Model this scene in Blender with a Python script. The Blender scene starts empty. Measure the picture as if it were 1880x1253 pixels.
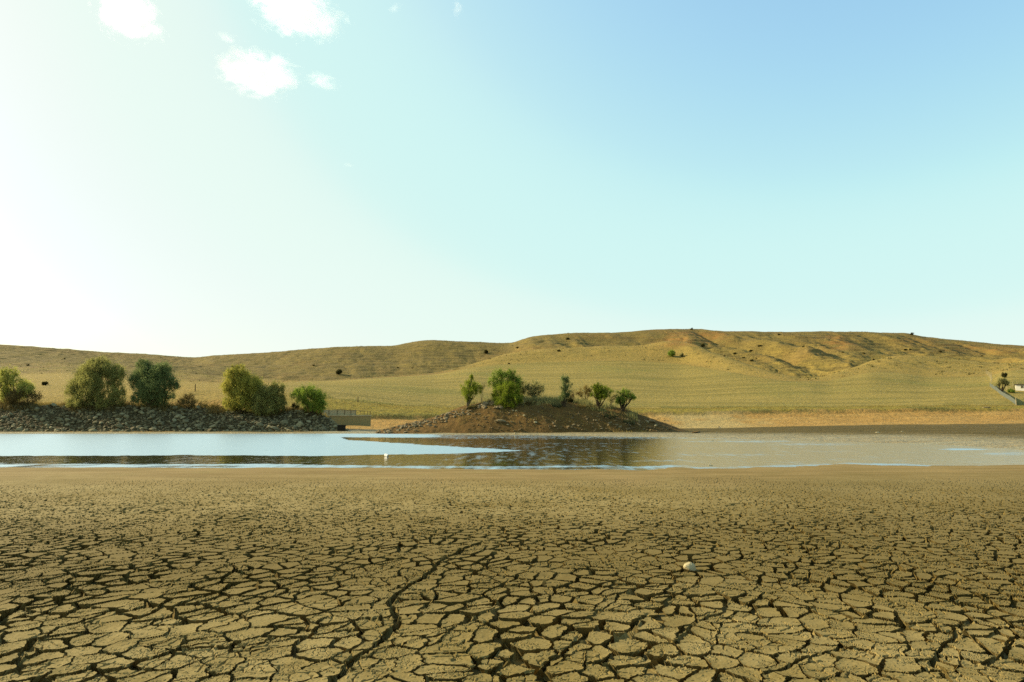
import bpy, math, random
import numpy as np
from mathutils import Vector

random.seed(7)
rng = np.random.default_rng(11)
S = bpy.context.scene
COL = S.collection
W = bpy.data.worlds.new("World"); S.world = W
f32 = np.float32

# ------------------------------------------------------------------ camera
FPX = 24.0 / 36.0 * 1880.0
PITCH = math.atan(148.5 / FPX)
CAMH = 1.6
cam = bpy.data.cameras.new("camera"); cam.lens = 24.0; cam.sensor_width = 36.0
cam.clip_start = 0.05; cam.clip_end = 30000.0
co = bpy.data.objects.new("camera", cam); COL.objects.link(co)
co.location = (0, 0, CAMH); co.rotation_euler = (math.pi / 2 + PITCH, 0, 0)
S.camera = co

def us(px, py):
    """photo pixel -> (x/Y, slope) of its sight line"""
    px = np.asarray(px, float); py = np.asarray(py, float)
    x = (px - 940.0) / FPX; y = (626.5 - py) / FPX
    yf = math.cos(PITCH) - y * math.sin(PITCH)
    return x / yf, (math.sin(PITCH) + y * math.cos(PITCH)) / yf

def topx(u, s):
    """inverse of us"""
    a = math.atan2
    th = np.arctan(s) - PITCH
    y = np.tan(th)
    yf = math.cos(PITCH) - y * math.sin(PITCH)
    return u * yf * FPX + 940.0, 626.5 - y * FPX

# ------------------------------------------------------------------ noise
def _hash(ix, iy, seed):
    h = (ix.astype(np.int64) * 374761393 + iy.astype(np.int64) * 668265263 + seed * 974634777) & 0xFFFFFFFF
    h = ((h ^ (h >> 13)) * 1274126177) & 0xFFFFFFFF
    h = h ^ (h >> 16)
    return ((h & 0xFFFFFF).astype(f32)) / f32(0xFFFFFF)

def vnoise(x, y, seed=0):
    ix = np.floor(x); iy = np.floor(y)
    fx = (x - ix).astype(f32); fy = (y - iy).astype(f32)
    fx = fx * fx * fx * (fx * (fx * 6 - 15) + 10); fy = fy * fy * fy * (fy * (fy * 6 - 15) + 10)
    ix = ix.astype(np.int64); iy = iy.astype(np.int64)
    a = _hash(ix, iy, seed); b = _hash(ix + 1, iy, seed)
    c = _hash(ix, iy + 1, seed); d = _hash(ix + 1, iy + 1, seed)
    return (a + (b - a) * fx) * (1 - fy) + (c + (d - c) * fx) * fy

def fbm(x, y, seed=0, oct=4, gain=0.5):
    t = 0; amp = 1.0; tot = 0.0
    for k in range(oct):
        t = t + amp * (vnoise(x, y, seed + k * 17) - 0.5); tot += amp
        x = x * 2.03 + 13.7; y = y * 2.03 + 7.1; amp *= gain
    return t / tot * 2.0

def sstep(a, b, x):
    t = np.clip((x - a) / (b - a), 0, 1)
    return t * t * (3 - 2 * t)

# ------------------------------------------------------------------ helpers
def mesh_from(name, verts, quads, mat, parent=None, smooth=True, attrs=None):
    me = bpy.data.meshes.new(name)
    verts = np.ascontiguousarray(verts, dtype=f32); quads = np.ascontiguousarray(quads, dtype=np.int32)
    n = quads.shape[1]; m = quads.shape[0]
    me.vertices.add(len(verts)); me.vertices.foreach_set("co", verts.ravel())
    me.loops.add(m * n); me.loops.foreach_set("vertex_index", quads.ravel())
    me.polygons.add(m)
    me.polygons.foreach_set("loop_start", np.arange(0, m * n, n, dtype=np.int32))
    me.polygons.foreach_set("use_smooth", np.full(m, smooth, dtype=bool))
    me.update(calc_edges=True)
    for k, v in (attrs or {}).items():
        v = np.asarray(v, dtype=f32)
        if v.ndim == 1:
            a = me.attributes.new(k, 'FLOAT', 'POINT'); a.data.foreach_set("value", v)
        else:
            if v.shape[1] == 3: v = np.concatenate([v, np.ones((len(v), 1), f32)], 1)
            a = me.color_attributes.new(k, 'FLOAT_COLOR', 'POINT'); a.data.foreach_set("color", np.ascontiguousarray(v).ravel())
    if mat: me.materials.append(mat)
    o = bpy.data.objects.new(name, me); COL.objects.link(o)
    if parent: o.parent = parent
    return o

def grid_quads(nr, nc):
    i = np.arange((nr - 1) * (nc - 1)); r = i // (nc - 1); c = i % (nc - 1)
    a = r * nc + c
    return np.stack([a, a + 1, a + nc + 1, a + nc], 1)

def tag(o, label=None, cat=None, group=None, kind=None):
    if label: o["label"] = label
    if cat: o["category"] = cat
    if group: o["group"] = group
    if kind: o["kind"] = kind
    return o

def empty(name, loc):
    o = bpy.data.objects.new(name, None); COL.objects.link(o); o.location = loc; o.empty_display_size = 0.2
    return o

KA = 0.555            # albedo = linear colour seen in full light * KA
def lin(c):
    c = c / 255.0
    return c / 12.92 if c <= 0.04045 else ((c + 0.055) / 1.055) ** 2.4
def C(r, g, b, k=None):
    k = KA if k is None else k
    return (lin(r) * k, lin(g) * k, lin(b) * k, 1.0)

class NT:
    """small node-tree builder"""
    def __init__(self, name):
        self.m = bpy.data.materials.new(name); self.m.use_nodes = True
        self.t = self.m.node_tree; self.t.nodes.clear()
        self.out = self.n("ShaderNodeOutputMaterial")
    def n(self, typ, **kw):
        nd = self.t.nodes.new(typ)
        for k, v in kw.items(): setattr(nd, k, v)
        return nd
    def l(self, a, b): self.t.links.new(a, b)
    def val(self, sock, v):
        if hasattr(v, "links") or isinstance(v, bpy.types.NodeSocket): self.l(v, sock)
        else: sock.default_value = v
    def attr(self, name, out="Fac"):
        return self.n("ShaderNodeAttribute", attribute_name=name).outputs[out]
    def pos(self): return self.n("ShaderNodeNewGeometry").outputs["Position"]
    def mapping(self, vec, scale):
        mp = self.n("ShaderNodeMapping"); self.l(vec, mp.inputs["Vector"]); mp.inputs["Scale"].default_value = scale
        return mp.outputs[0]
    def noise(self, vec, scale, detail=4, rough=0.55, dist=0.0):
        nd = self.n("ShaderNodeTexNoise"); self.l(vec, nd.inputs["Vector"])
        nd.inputs["Scale"].default_value = scale; nd.inputs["Detail"].default_value = detail
        nd.inputs["Roughness"].default_value = rough; nd.inputs["Distortion"].default_value = dist
        return nd.outputs["Fac"]
    def ramp(self, fac, a, b):
        nd = self.n("ShaderNodeMapRange", interpolation_type='SMOOTHSTEP')
        self.l(fac, nd.inputs[0]); nd.inputs[1].default_value = a; nd.inputs[2].default_value = b
        return nd.outputs[0]
    def math(self, op, a, b=0.0):
        nd = self.n("ShaderNodeMath", operation=op); self.val(nd.inputs[0], a); self.val(nd.inputs[1], b)
        return nd.outputs[0]
    def mix(self, fac, a, b, blend='MIX'):
        nd = self.n("ShaderNodeMix", data_type='RGBA', blend_type=blend)
        self.val(nd.inputs[0], fac); self.val(nd.inputs[6], a); self.val(nd.inputs[7], b)
        return nd.outputs[2]
    def bump(self, h, strength, dist):
        nd = self.n("ShaderNodeBump"); self.l(h, nd.inputs["Height"])
        self.val(nd.inputs["Strength"], strength); nd.inputs["Distance"].default_value = dist
        return nd.outputs[0]
    def bsdf(self, col, rough=0.9, normal=None, spec=0.15, **kw):
        nd = self.n("ShaderNodeBsdfPrincipled")
        self.val(nd.inputs["Base Color"], col); self.val(nd.inputs["Roughness"], rough)
        nd.inputs["Specular IOR Level"].default_value = spec
        if normal is not None: self.l(normal, nd.inputs["Normal"])
        for k, v in kw.items(): self.val(nd.inputs[k], v)
        self.l(nd.outputs[0], self.out.inputs[0]); return nd

# ------------------------------------------------------------------ world and sun
SUN_AZ = math.radians(-72.0); SUN_EL = math.radians(27.0)
W.use_nodes = True
wt = W.node_tree; bg = wt.nodes["Background"]
sky = wt.nodes.new("ShaderNodeTexSky"); sky.sky_type = 'NISHITA'; sky.sun_disc = False
sky.sun_elevation = SUN_EL; sky.sun_rotation = SUN_AZ
sky.altitude = 600; sky.air_density = 1.0; sky.dust_density = 3.0; sky.ozone_density = 1.0
# film response of the bright hazy sky: a soft shoulder per channel instead of hard clipping
SKYS = 0.13
cv = wt.nodes.new("ShaderNodeRGBCurve"); sc_ = wt.nodes.new("ShaderNodeVectorMath"); sc_.operation = 'SCALE'; sc_.inputs[3].default_value = SKYS * .5
up_ = wt.nodes.new("ShaderNodeVectorMath"); up_.operation = 'SCALE'; up_.inputs[3].default_value = 2.0 / (SKYS * 2 ** 0.9)
wt.links.new(sky.outputs[0], sc_.inputs[0]); wt.links.new(sc_.outputs[0], cv.inputs["Color"]); wt.links.new(cv.outputs[0], up_.inputs[0]); wt.links.new(up_.outputs[0], bg.inputs[0])
for ch, pts in enumerate([[(0, 0), (.139, .37), (.183, .50), (.225, .61), (.305, .68), (.36, .775), (.50, .84), (.67, .915), (.83, .985), (1, 1.15), (2, 1.8)],
                          [(0, 0), (.214, .66), (.27, .80), (.324, .90), (.423, .932), (.48, .956), (.75, .995), (.92, 1.08), (1.1, 1.25), (2, 1.8)],
                          [(0, 0), (.347, .865), (.42, .885), (.50, .895), (.66, .895), (.92, .965), (1.05, 1.08), (2, 1.6)]]):
    c_v = cv.mapping.curves[ch]
    pts = [(a * .5, b * .5) for a, b in pts]
    c_v.points[0].location = pts[0]; c_v.points[1].location = pts[-1]
    for q in pts[1:-1]: c_v.points.new(*q)
cv.mapping.update()
bg.inputs[1].default_value = SKYS
sl = bpy.data.lights.new("sun", 'SUN'); sl.energy = 5.0; sl.angle = math.radians(0.6); sl.color = (1.0, 0.87, 0.60)
so = bpy.data.objects.new("sun", sl); COL.objects.link(so)
sd = Vector((math.sin(SUN_AZ) * math.cos(SUN_EL), math.cos(SUN_AZ) * math.cos(SUN_EL), math.sin(SUN_EL)))
so.rotation_euler = (-sd).to_track_quat('-Z', 'Y').to_euler(); so.location = sd * 200
S.view_settings.view_transform = 'Standard'; S.view_settings.look = 'None'
S.view_settings.exposure = 0.9; S.view_settings.gamma = 1.0; S.view_settings.use_curve_mapping = False

# ------------------------------------------------------------------ terrain controls (photo outlines at real distances)
UG = np.linspace(-1.6, 1.6, 1601)
def curve(pts, smooth=4):
    """pts: (px, py, Y) -> Y(u), z(u) on UG"""
    p = np.array(pts, float)
    u, s = us(p[:, 0], p[:, 1]); z = CAMH + s * p[:, 2]
    Yc = np.interp(UG, u, p[:, 2]); zc = np.interp(UG, u, z)
    if smooth:
        k = np.exp(-0.5 * (np.arange(-3 * smooth, 3 * smooth + 1) / smooth) ** 2); k /= k.sum()
        pad = 3 * smooth
        Yc = np.convolve(np.pad(Yc, pad, 'edge'), k, 'valid'); zc = np.convolve(np.pad(zc, pad, 'edge'), k, 'valid')
    return Yc, zc
def edgeY(pts):
    p = np.array(pts, float); u, s = us(p[:, 0], p[:, 1])
    return np.interp(UG, u, -CAMH / s)
NEAR = edgeY([(-400, 858), (0, 857.5), (300, 858), (600, 858), (800, 860), (1000, 861), (1060, 862), (1100, 860.5), (1180, 862), (1240, 857.5),
              (1280, 861), (1330, 859.5), (1400, 857), (1480, 855.5), (1550, 851.5), (1620, 853), (1700, 855), (1790, 854.5), (1880, 853), (2300, 852)])
FAR = edgeY([(-400, 796.6), (0, 797.2), (300, 797), (700, 797), (800, 798.5), (1000, 800), (1120, 802.5), (1240, 804), (1480, 811), (1700, 817),
             (1760, 820), (1880, 829), (2300, 840)])
def c_(pts): return curve(pts)
FLAT = c_([(-400, 793, 103), (0, 793, 103), (560, 793, 103), (640, 788, 110), (700, 789, 112), (900, 789, 118), (1150, 788, 120), (1250, 787.5, 122), (1330, 786, 124),
           (1500, 782.5, 128), (1640, 780, 130), (1880, 778, 130), (2300, 777, 130)])
BANK = c_([(-400, 744, 140), (0, 740, 140), (350, 733, 140), (480, 735, 140), (560, 752, 138), (640, 766, 135), (700, 763, 138), (900, 762, 145), (1200, 757.5, 150),
           (1300, 756, 150), (1450, 752.5, 152), (1560, 752.5, 152), (1700, 750, 152), (1880, 749, 152), (2300, 749, 152)])
FLOW = c_([(-400, 715, 165), (0, 714, 165), (120, 714, 165), (350, 712, 165), (420, 714, 162), (560, 725, 160), (640, 735, 158), (700, 741, 160), (800, 747, 164),
           (900, 749, 168), (1200, 749, 172), (1400, 748.5, 172), (1600, 747.5, 172), (1760, 744, 170), (1866, 744.5, 170), (2300, 744, 170)])
FTOP = c_([(-400, 690, 320), (0, 690, 320), (120, 686, 320), (300, 699, 320), (420, 706, 320), (560, 701, 330), (600, 700, 335), (700, 694, 350), (800, 688, 370), (870, 675, 390),
           (930, 668.5, 400), (1000, 666, 402), (1130, 662, 402), (1250, 668, 392), (1310, 679, 350), (1370, 690, 310), (1440, 700, 280), (1520, 700, 285), (1570, 690, 300),
           (1600, 683, 310), (1660, 686, 310), (1700, 692, 306), (1760, 693, 300), (1815, 691, 296), (1850, 680, 300), (2300, 670, 310)])
CREST = c_([(-400, 676, 430), (0, 676, 430), (120, 672, 430), (350, 688, 400), (480, 697, 370), (580, 699, 345), (700, 692.5, 365), (800, 685.5, 395), (870, 669, 425), (930, 650, 445),
            (1000, 642, 455), (1100, 637, 460), (1170, 637, 460), (1230, 627.5, 465), (1265, 631, 460), (1310, 651, 430), (1360, 670, 390), (1430, 690, 335), (1490, 697, 315),
            (1540, 684, 330), (1590, 668, 370), (1640, 655, 400), (1680, 655, 405), (1760, 662, 405), (1830, 669, 400), (1880, 668, 400), (2300, 668, 400)])
DIPZ = np.interp(UG, us([0, 350, 480, 580, 700, 880, 1000, 1250, 1360, 1500, 1560, 1620, 1880], [680] * 13)[0], [6, 5, 0, -3, -5, -9, -9, -9, -6, -2, 2, -1, 2])
DIP = (CREST[0] + 60, CREST[1] + DIPZ)
SKYL = c_([(-400, 625, 900), (0, 635, 900), (100, 642, 900), (200, 650, 880), (300, 655, 860), (355, 659.5, 840), (390, 655, 800), (500, 650, 770), (560, 643, 760), (640, 638.5, 750),
           (730, 636.5, 745), (745, 632, 745), (780, 626, 740), (830, 628, 735), (940, 632, 720), (955, 626, 700), (975, 618.5, 690), (1060, 612, 680), (1130, 612, 680), (1200, 606, 680), (1270, 605, 680),
           (1330, 609.5, 680), (1450, 611.5, 680), (1600, 612, 680), (1668, 613, 680), (1690, 619, 670), (1740, 624, 660), (1800, 629.5, 650), (1830, 633, 640), (1880, 637, 630), (2300, 655, 600)])
SKYL = (SKYL[0], SKYL[1])
MIDZ = np.interp(UG, us([0, 355, 600, 900, 1000, 1880], [660] * 6)[0], [0.45, 0.5, 0.5, 0.5, 0.52, 0.5])
MID = (DIP[0] * 0.45 + SKYL[0] * 0.55, DIP[1] * (1 - MIDZ) + SKYL[1] * MIDZ)
one = np.ones_like(UG)
CY = np.stack([15 * one, np.minimum(NEAR + 1.5, 30), FAR - 2, FAR + 3, FLAT[0], BANK[0] - 1.5, BANK[0], FLOW[0], FTOP[0], CREST[0], DIP[0], MID[0], SKYL[0],
               SKYL[0] + 90, SKYL[0] + 400, 4000 * one, 20000 * one], 0)
CZ = np.stack([-0.3 * one, -0.3 * one, -0.12 * one, 0.05 * one, FLAT[1], BANK[1] - 0.9, BANK[1], FLOW[1], FTOP[1], CREST[1], DIP[1], MID[1], SKYL[1],
               SKYL[1] - 6, SKYL[1] * 0.6, 0 * one, 0 * one], 0)
ND = CY.shape[0]
h_ = np.diff(CY, axis=0); d_ = np.diff(CZ, axis=0) / h_
SL = np.zeros_like(CZ)
a_, b_ = d_[:-1], d_[1:]
w1 = 2 * h_[1:] + h_[:-1]; w2 = h_[1:] + 2 * h_[:-1]
with np.errstate(divide='ignore', invalid='ignore'):
    hm = (w1 + w2) / (w1 / a_ + w2 / b_)
SL[1:-1] = np.where(a_ * b_ > 0, hm, 0.0)

def base_h(x, y):
    """terrain height without the dam and the island"""
    x = np.asarray(x, float); y = np.asarray(y, float)
    sh = x.shape; x = x.ravel(); y = np.maximum(y.ravel(), 15.01)
    u = np.clip(x / y, -1.599, 1.599)
    fi = (u + 1.6) / 0.002; i0 = np.clip(np.floor(fi).astype(int), 0, 1599); fr = fi - i0
    g = lambda A: A[:, i0] * (1 - fr) + A[:, i0 + 1] * fr
    ys, zs, sl = g(CY), g(CZ), g(SL)
    k = np.clip((ys <= y[None]).sum(0) - 1, 0, ND - 2)
    ar = np.arange(len(x))
    y0, y1, z0, z1, s0, s1 = ys[k, ar], ys[k + 1, ar], zs[k, ar], zs[k + 1, ar], sl[k, ar], sl[k + 1, ar]
    h = y1 - y0; t = np.clip((y - y0) / h, 0, 1)
    z = (2 * t**3 - 3 * t**2 + 1) * z0 + (t**3 - 2 * t**2 + t) * h * s0 + (-2 * t**3 + 3 * t**2) * z1 + (t**3 - t**2) * h * s1
    gi = lambda A: A[i0] * (1 - fr) + A[i0 + 1] * fr
    far, flat, cr, sk, ft, fl = gi(FAR), gi(FLAT[0]), gi(CREST[0]), gi(SKYL[0]), gi(FTOP[0]), gi(FLOW[0])
    # roughness grows from the smooth mud flat to the gullied hills
    z = z + 0.05 * fbm(x / 3, y / 3, 3, 3) * sstep(0, 8, y - far) + 0.35 * fbm(x / 9, y / 7, 5, 3) * sstep(0, 12, y - flat) * (1 - 0.75 * sstep(0, 20, y - fl) * (1 - sstep(-10, 40, y - ft)))
    hill = sstep(0, 60, y - ft) * (1 - 0.92 * sstep(-70, -5, y - sk)) * (1 - sstep(100, 500, y - sk))
    crestk = 1 - 0.85 * np.exp(-((y - cr) / 30) ** 2)
    wx = x + 18 * fbm(x / 80, y / 80, 21, 3)
    gul = np.abs(fbm(wx / 46 + y * 0.004, y / 190, 31, 3, 0.45)) * 2
    gul2 = np.abs(fbm(wx / 17 + y * 0.006, y / 60, 41, 3))
    back = sstep(40, 110, y - cr)
    right = sstep(-0.05, 0.12, x / y)
    z = z + hill * crestk * ((0.25 + back + 0.35 * right) * (0.20 + right) * 3.8 * (gul - 0.35) + 2.0 * (gul2 - 0.3) * (0.2 + 0.4 * right + back * (0.3 + right)) + 0.35 * fbm(x / 8, y / 8, 51, 3))
    # terracettes: narrow steps along the contour
    z = z + hill * crestk * back * 0.42 * np.sin(z * 1.7 + 3 * fbm(x / 30, y / 30, 61, 2))
    return z.reshape(sh)

# dam (riprap embankment) and island as raised ground of their own
DTOE = c_([(-400, 793.5, 104), (0, 793.5, 104), (500, 793, 104), (600, 793.5, 104), (700, 794, 104)])
DTOP = c_([(-400, 742, 111.5), (0, 743, 111.5), (140, 746, 111.5), (300, 748, 111.5), (480, 755, 111.5), (560, 756, 111), (598, 764, 110.5), (618, 777, 108.5), (638, 794, 106), (700, 800, 106)])
ITOP = curve([(640, 801, 101), (672, 798, 101), (690, 793, 101), (730, 782, 102), (790, 768, 102), (850, 747, 102), (880, 741, 102), (905, 733.5, 102), (940, 734, 102.5), (1000, 733, 103), (1060, 737, 103),
              (1110, 746, 103), (1150, 752, 103), (1165, 758, 103), (1180, 765, 103), (1220, 777, 103), (1250, 788, 103), (1280, 797, 103)], 2)
ITOE = curve([(640, 798, 92), (700, 797, 92), (1000, 796, 93), (1200, 793, 97), (1280, 792, 99)], 2)
def ui(A, u):
    return np.interp(u, UG, A)
def dam_h(x, y):
    u = x / y; ty, tz, cy, cz = ui(DTOE[0], u), ui(DTOE[1], u), ui(DTOP[0], u), ui(DTOP[1], u)
    t = np.clip((y - ty) / (cy - ty), -0.5, 1)
    z = tz - 0.15 + (cz - tz + 0.15) * t
    b = sstep(4, 20, y - cy)
    z = z - b * (cz - 0.2) - np.where(u > us(660, 780)[0], 3, 0)
    return z + 0.18 * fbm(x / 2.2, y / 2.2, 71, 3)
def isl_h(x, y):
    u = x / y; ty, tz, cy, cz = ui(ITOE[0], u), ui(ITOE[1], u), ui(ITOP[0], u), ui(ITOP[1], u)
    t = (y - ty) / (cy - ty)
    f = np.where(t < 0, t * 1.2, 1 - (1 - np.clip(t, 0, 1)) ** 1.55)
    z = tz - 0.12 + (cz - tz + 0.12) * np.clip(f, -0.6, 1)
    z = z - sstep(2, 13, y - cy) * np.maximum(cz + 0.1, 0)
    rough = np.clip((cz - tz) / 2, 0, 1)
    return z + rough * (0.22 * fbm(x / 2.6, y / 2.0, 81, 4) + 0.09 * fbm(x / 0.6, y / 0.6, 83, 3))
def inside(u, a, b): return (u > us(a, 780)[0]) & (u < us(b, 780)[0])
def ground(x, y):
    x = np.asarray(x, float); y = np.asarray(y, float); z = base_h(x, y)
    u = x / y
    z = np.where((y > 100) & (y < 140) & (u < us(660, 780)[0]), np.maximum(z, dam_h(x, y)), z)
    z = np.where((y > 88) & (y < 120) & inside(u, 640, 1280), np.maximum(z, isl_h(x, y)), z)
    return z
def hit(px, py, y0=24.0, y1=1100.0):
    """first ground point on the sight line of a photo pixel"""
    u, s = us(px, py)
    Y = np.concatenate([np.arange(y0, 180, 0.12), np.arange(180, y1, 0.6)])
    Y = Y[Y >= y0]
    z = ground(float(u) * Y, Y); k = np.nonzero(z >= CAMH + float(s) * Y)[0]
    if len(k) == 0:
        k = [int(np.argmax((z - CAMH) / Y))]
    Yh = Y[k[0]]
    return float(u) * Yh, float(Yh), float(z[k[0]])
def at(px, py, Y):
    u, s = us(px, py); return Vector((float(u) * Y, Y, CAMH + float(s) * Y))

# ------------------------------------------------------------------ materials
def mat_mud():
    n = NT("cracked_mud"); p = n.pos()
    fine = n.noise(p, 55, 5, 0.65); mid = n.noise(p, 2.6, 4); big = n.noise(p, 0.35, 3)
    grit = n.noise(p, 210, 3, 0.7)
    c = n.mix(n.ramp(mid, 0.3, 0.7), C(149, 128, 73), C(178, 155, 97))
    c = n.mix(n.ramp(big, 0.4, 0.68), c, C(146, 124, 66))
    c = n.mix(n.ramp(fine, 0.52, 0.75), c, C(176, 158, 104))
    c = n.mix(n.ramp(fine, 0.48, 0.25), c, C(108, 92, 54))
    c = n.mix(n.math('MULTIPLY', n.ramp(grit, 0.60, 0.72), 0.55), c, C(84, 70, 42))
    c = n.mix(n.math('MULTIPLY', n.attr('dark_mud'), 0.75), c, n.mix(n.ramp(fine, 0.3, 0.7), C(116, 97, 50), C(134, 114, 60)))  # darker brown mixed in by the tone mask
    shore = n.attr("shore")
    c = n.mix(n.math('MULTIPLY', shore, n.ramp(n.noise(p, 0.8, 4), 0.1, 0.6)), c, n.mix(n.ramp(n.noise(n.mapping(p, (0.25, 1.6, 1)), 1.0, 5, 0.65), 0.38, 0.62), C(146, 121, 70), C(170, 143, 90)))
    b = n.bump(n.math('ADD', fine, n.math('MULTIPLY', grit, 0.4)), 0.35, 0.006)
    n.bsdf(c, 0.95, b, 0.08); return n.m

def mat_terrain():
    n = NT("dry_land"); p = n.pos()
    field, dry, orange, mud, soil, scrub, pale = [n.attr(k) for k in ("field", "dry", "orange", "mud", "soil", "scrub", "pale")]
    s1 = n.noise(n.mapping(p, (0.045, 0.06, 0.5)), 1.0, 7, 0.7, 1.2)
    s2 = n.noise(p, 0.09, 5); s3 = n.noise(p, 0.75, 5, 0.7); s4 = n.noise(p, 0.018, 3)
    # hill grass: olive straw with grey-green and brown terraces
    c = n.mix(n.ramp(s2, 0.35, 0.68), C(172, 147, 72), C(146, 126, 66))
    c = n.mix(n.math('MULTIPLY', n.ramp(s1, 0.47, 0.62), 0.75), c, C(98, 84, 46))
    c = n.mix(n.math('MULTIPLY', n.ramp(s4, 0.5, 0.62), 0.6), c, C(160, 128, 66))
    c = n.mix(n.math('MULTIPLY', n.ramp(s3, 0.47, 0.66), 0.7), c, C(96, 84, 46))
    c = n.mix(n.math('MULTIPLY', n.ramp(n.noise(p, 0.45, 4, 0.7), 0.54, 0.66), 0.55), c, C(184, 158, 84))
    c = n.mix(n.math('MULTIPLY', n.attr('ridge'), 0.44), c, n.mix(n.ramp(s3, 0.35, 0.62), C(142, 121, 66), C(104, 92, 52)))
    c = n.mix(n.math('MULTIPLY', dry, n.ramp(s3, 0.2, 0.6)), c, C(184, 155, 76))
    c = n.mix(n.math('MULTIPLY', soil, n.math('MULTIPLY', n.ramp(s1, 0.38, 0.58), 0.6)), c, C(178, 126, 64))
    # mown field: greener straw, streaked along the rows
    r1 = n.noise(n.mapping(p, (0.012, 0.16, 0.16)), 1.0, 5, 0.6, 0.3); r2 = n.noise(n.mapping(p, (0.08, 1.0, 0.6)), 1.0, 4)
    fc = n.mix(n.ramp(r1, 0.40, 0.62), C(176, 153, 78), C(150, 133, 64))
    fc = n.mix(n.math('MULTIPLY', n.ramp(r2, 0.45, 0.7), 0.5), fc, C(176, 156, 84))
    fc = n.mix(n.math('MULTIPLY', n.ramp(n.noise(p, 0.03, 3), 0.5, 0.7), 0.6), fc, C(144, 136, 64))
    c = n.mix(field, c, fc)
    yc = n.mix(n.ramp(s3, 0.35, 0.65), C(176, 154, 60), C(140, 124, 54))
    c = n.mix(scrub, c, yc)
    oc = n.mix(n.ramp(n.noise(n.mapping(p, (0.1, 0.5, 1.5)), 1.0, 5), 0.35, 0.65), C(202, 162, 90), C(188, 146, 77))
    oc = n.mix(n.math('MULTIPLY', n.ramp(s3, 0.56, 0.7), 0.55), oc, C(142, 108, 56))
    oc = n.mix(pale, oc, C(196, 170, 108))
    c = n.mix(orange, c, oc)
    mc = n.mix(n.ramp(n.noise(n.mapping(p, (0.03, 0.35, 0.3)), 1.0, 4), 0.4, 0.62), C(104, 90, 46), C(122, 104, 60))
    wet = n.attr("wetmud")
    mc = n.mix(wet, mc, n.mix(n.ramp(n.noise(n.mapping(p, (0.05, 0.8, 0.3)), 1.0, 4), 0.4, 0.6), C(168, 148, 100), C(178, 166, 126)))
    c = n.mix(mud, c, mc)
    b = n.bump(s3, 1.0, 0.7)
    rough = n.math('SUBTRACT', 0.95, n.math('MULTIPLY', wet, 0.45))
    n.bsdf(c, rough, b, 0.10); return n.m

def mat_soil(name, a, b2, c3, scale=1.0, bump=0.12):
    n = NT(name); p = n.pos()
    s1 = n.noise(p, 0.35 * scale, 5); s2 = n.noise(p, 2.6 * scale, 6, 0.7); s3 = n.noise(p, 9 * scale, 4, 0.7)
    c = n.mix(n.ramp(s1, 0.35, 0.65), a, b2)
    c = n.mix(n.math('MULTIPLY', n.ramp(s2, 0.5, 0.68), 0.8), c, c3)
    c = n.mix(n.math('MULTIPLY', n.ramp(s3, 0.60, 0.72), 0.55), c, C(150, 128, 84))
    n.bsdf(c, 0.95, n.bump(n.math('ADD', s2, s3), 0.9, bump), 0.08); return n.m

def mat_rock(name, a, b2, attr=False):
    n = NT(name); p = n.n("ShaderNodeTexCoord").outputs["Object"]
    rnd = n.attr("tone") if attr else n.n("ShaderNodeObjectInfo").outputs["Random"]
    c = n.mix(rnd, a, b2)
    c = n.mix(n.math('MULTIPLY', n.ramp(n.noise(p, 4, 5), 0.45, 0.7), 0.6), c, C(92, 82, 52))
    n.bsdf(c, 0.9, n.bump(n.noise(p, 9, 4), 0.5, 0.05), 0.15); return n.m

def mat_leaf(name, a, b2, trans=0.35):
    n = NT(name); t = n.attr("tint")
    c = n.mix(t, a, b2)
    d = n.n("ShaderNodeBsdfDiffuse"); n.l(c, d.inputs[0])
    tr = n.n("ShaderNodeBsdfTranslucent"); n.l(n.mix(0.5, c, (0.5, 0.55, 0.05, 1), 'MULTIPLY'), tr.inputs[0])
    n.l(c, tr.inputs[0])
    mx = n.n("ShaderNodeMixShader"); mx.inputs[0].default_value = trans
    n.l(d.outputs[0], mx.inputs[1]); n.l(tr.outputs[0], mx.inputs[2]); n.l(mx.outputs[0], n.out.inputs[0])
    return n.m

def mat_plain(name, col, rough=0.7, bump=0.0, var=0.15):
    n = NT(name); p = n.n("ShaderNodeTexCoord").outputs["Object"]
    nz = n.noise(p, 5, 5)
    c = n.mix(n.ramp(nz, 0.3, 0.7), col, tuple(v * (1 - var * 2) for v in col[:3]) + (1,))
    n.bsdf(c, rough, n.bump(nz, 0.4, bump) if bump else None, 0.2); return n.m

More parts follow.
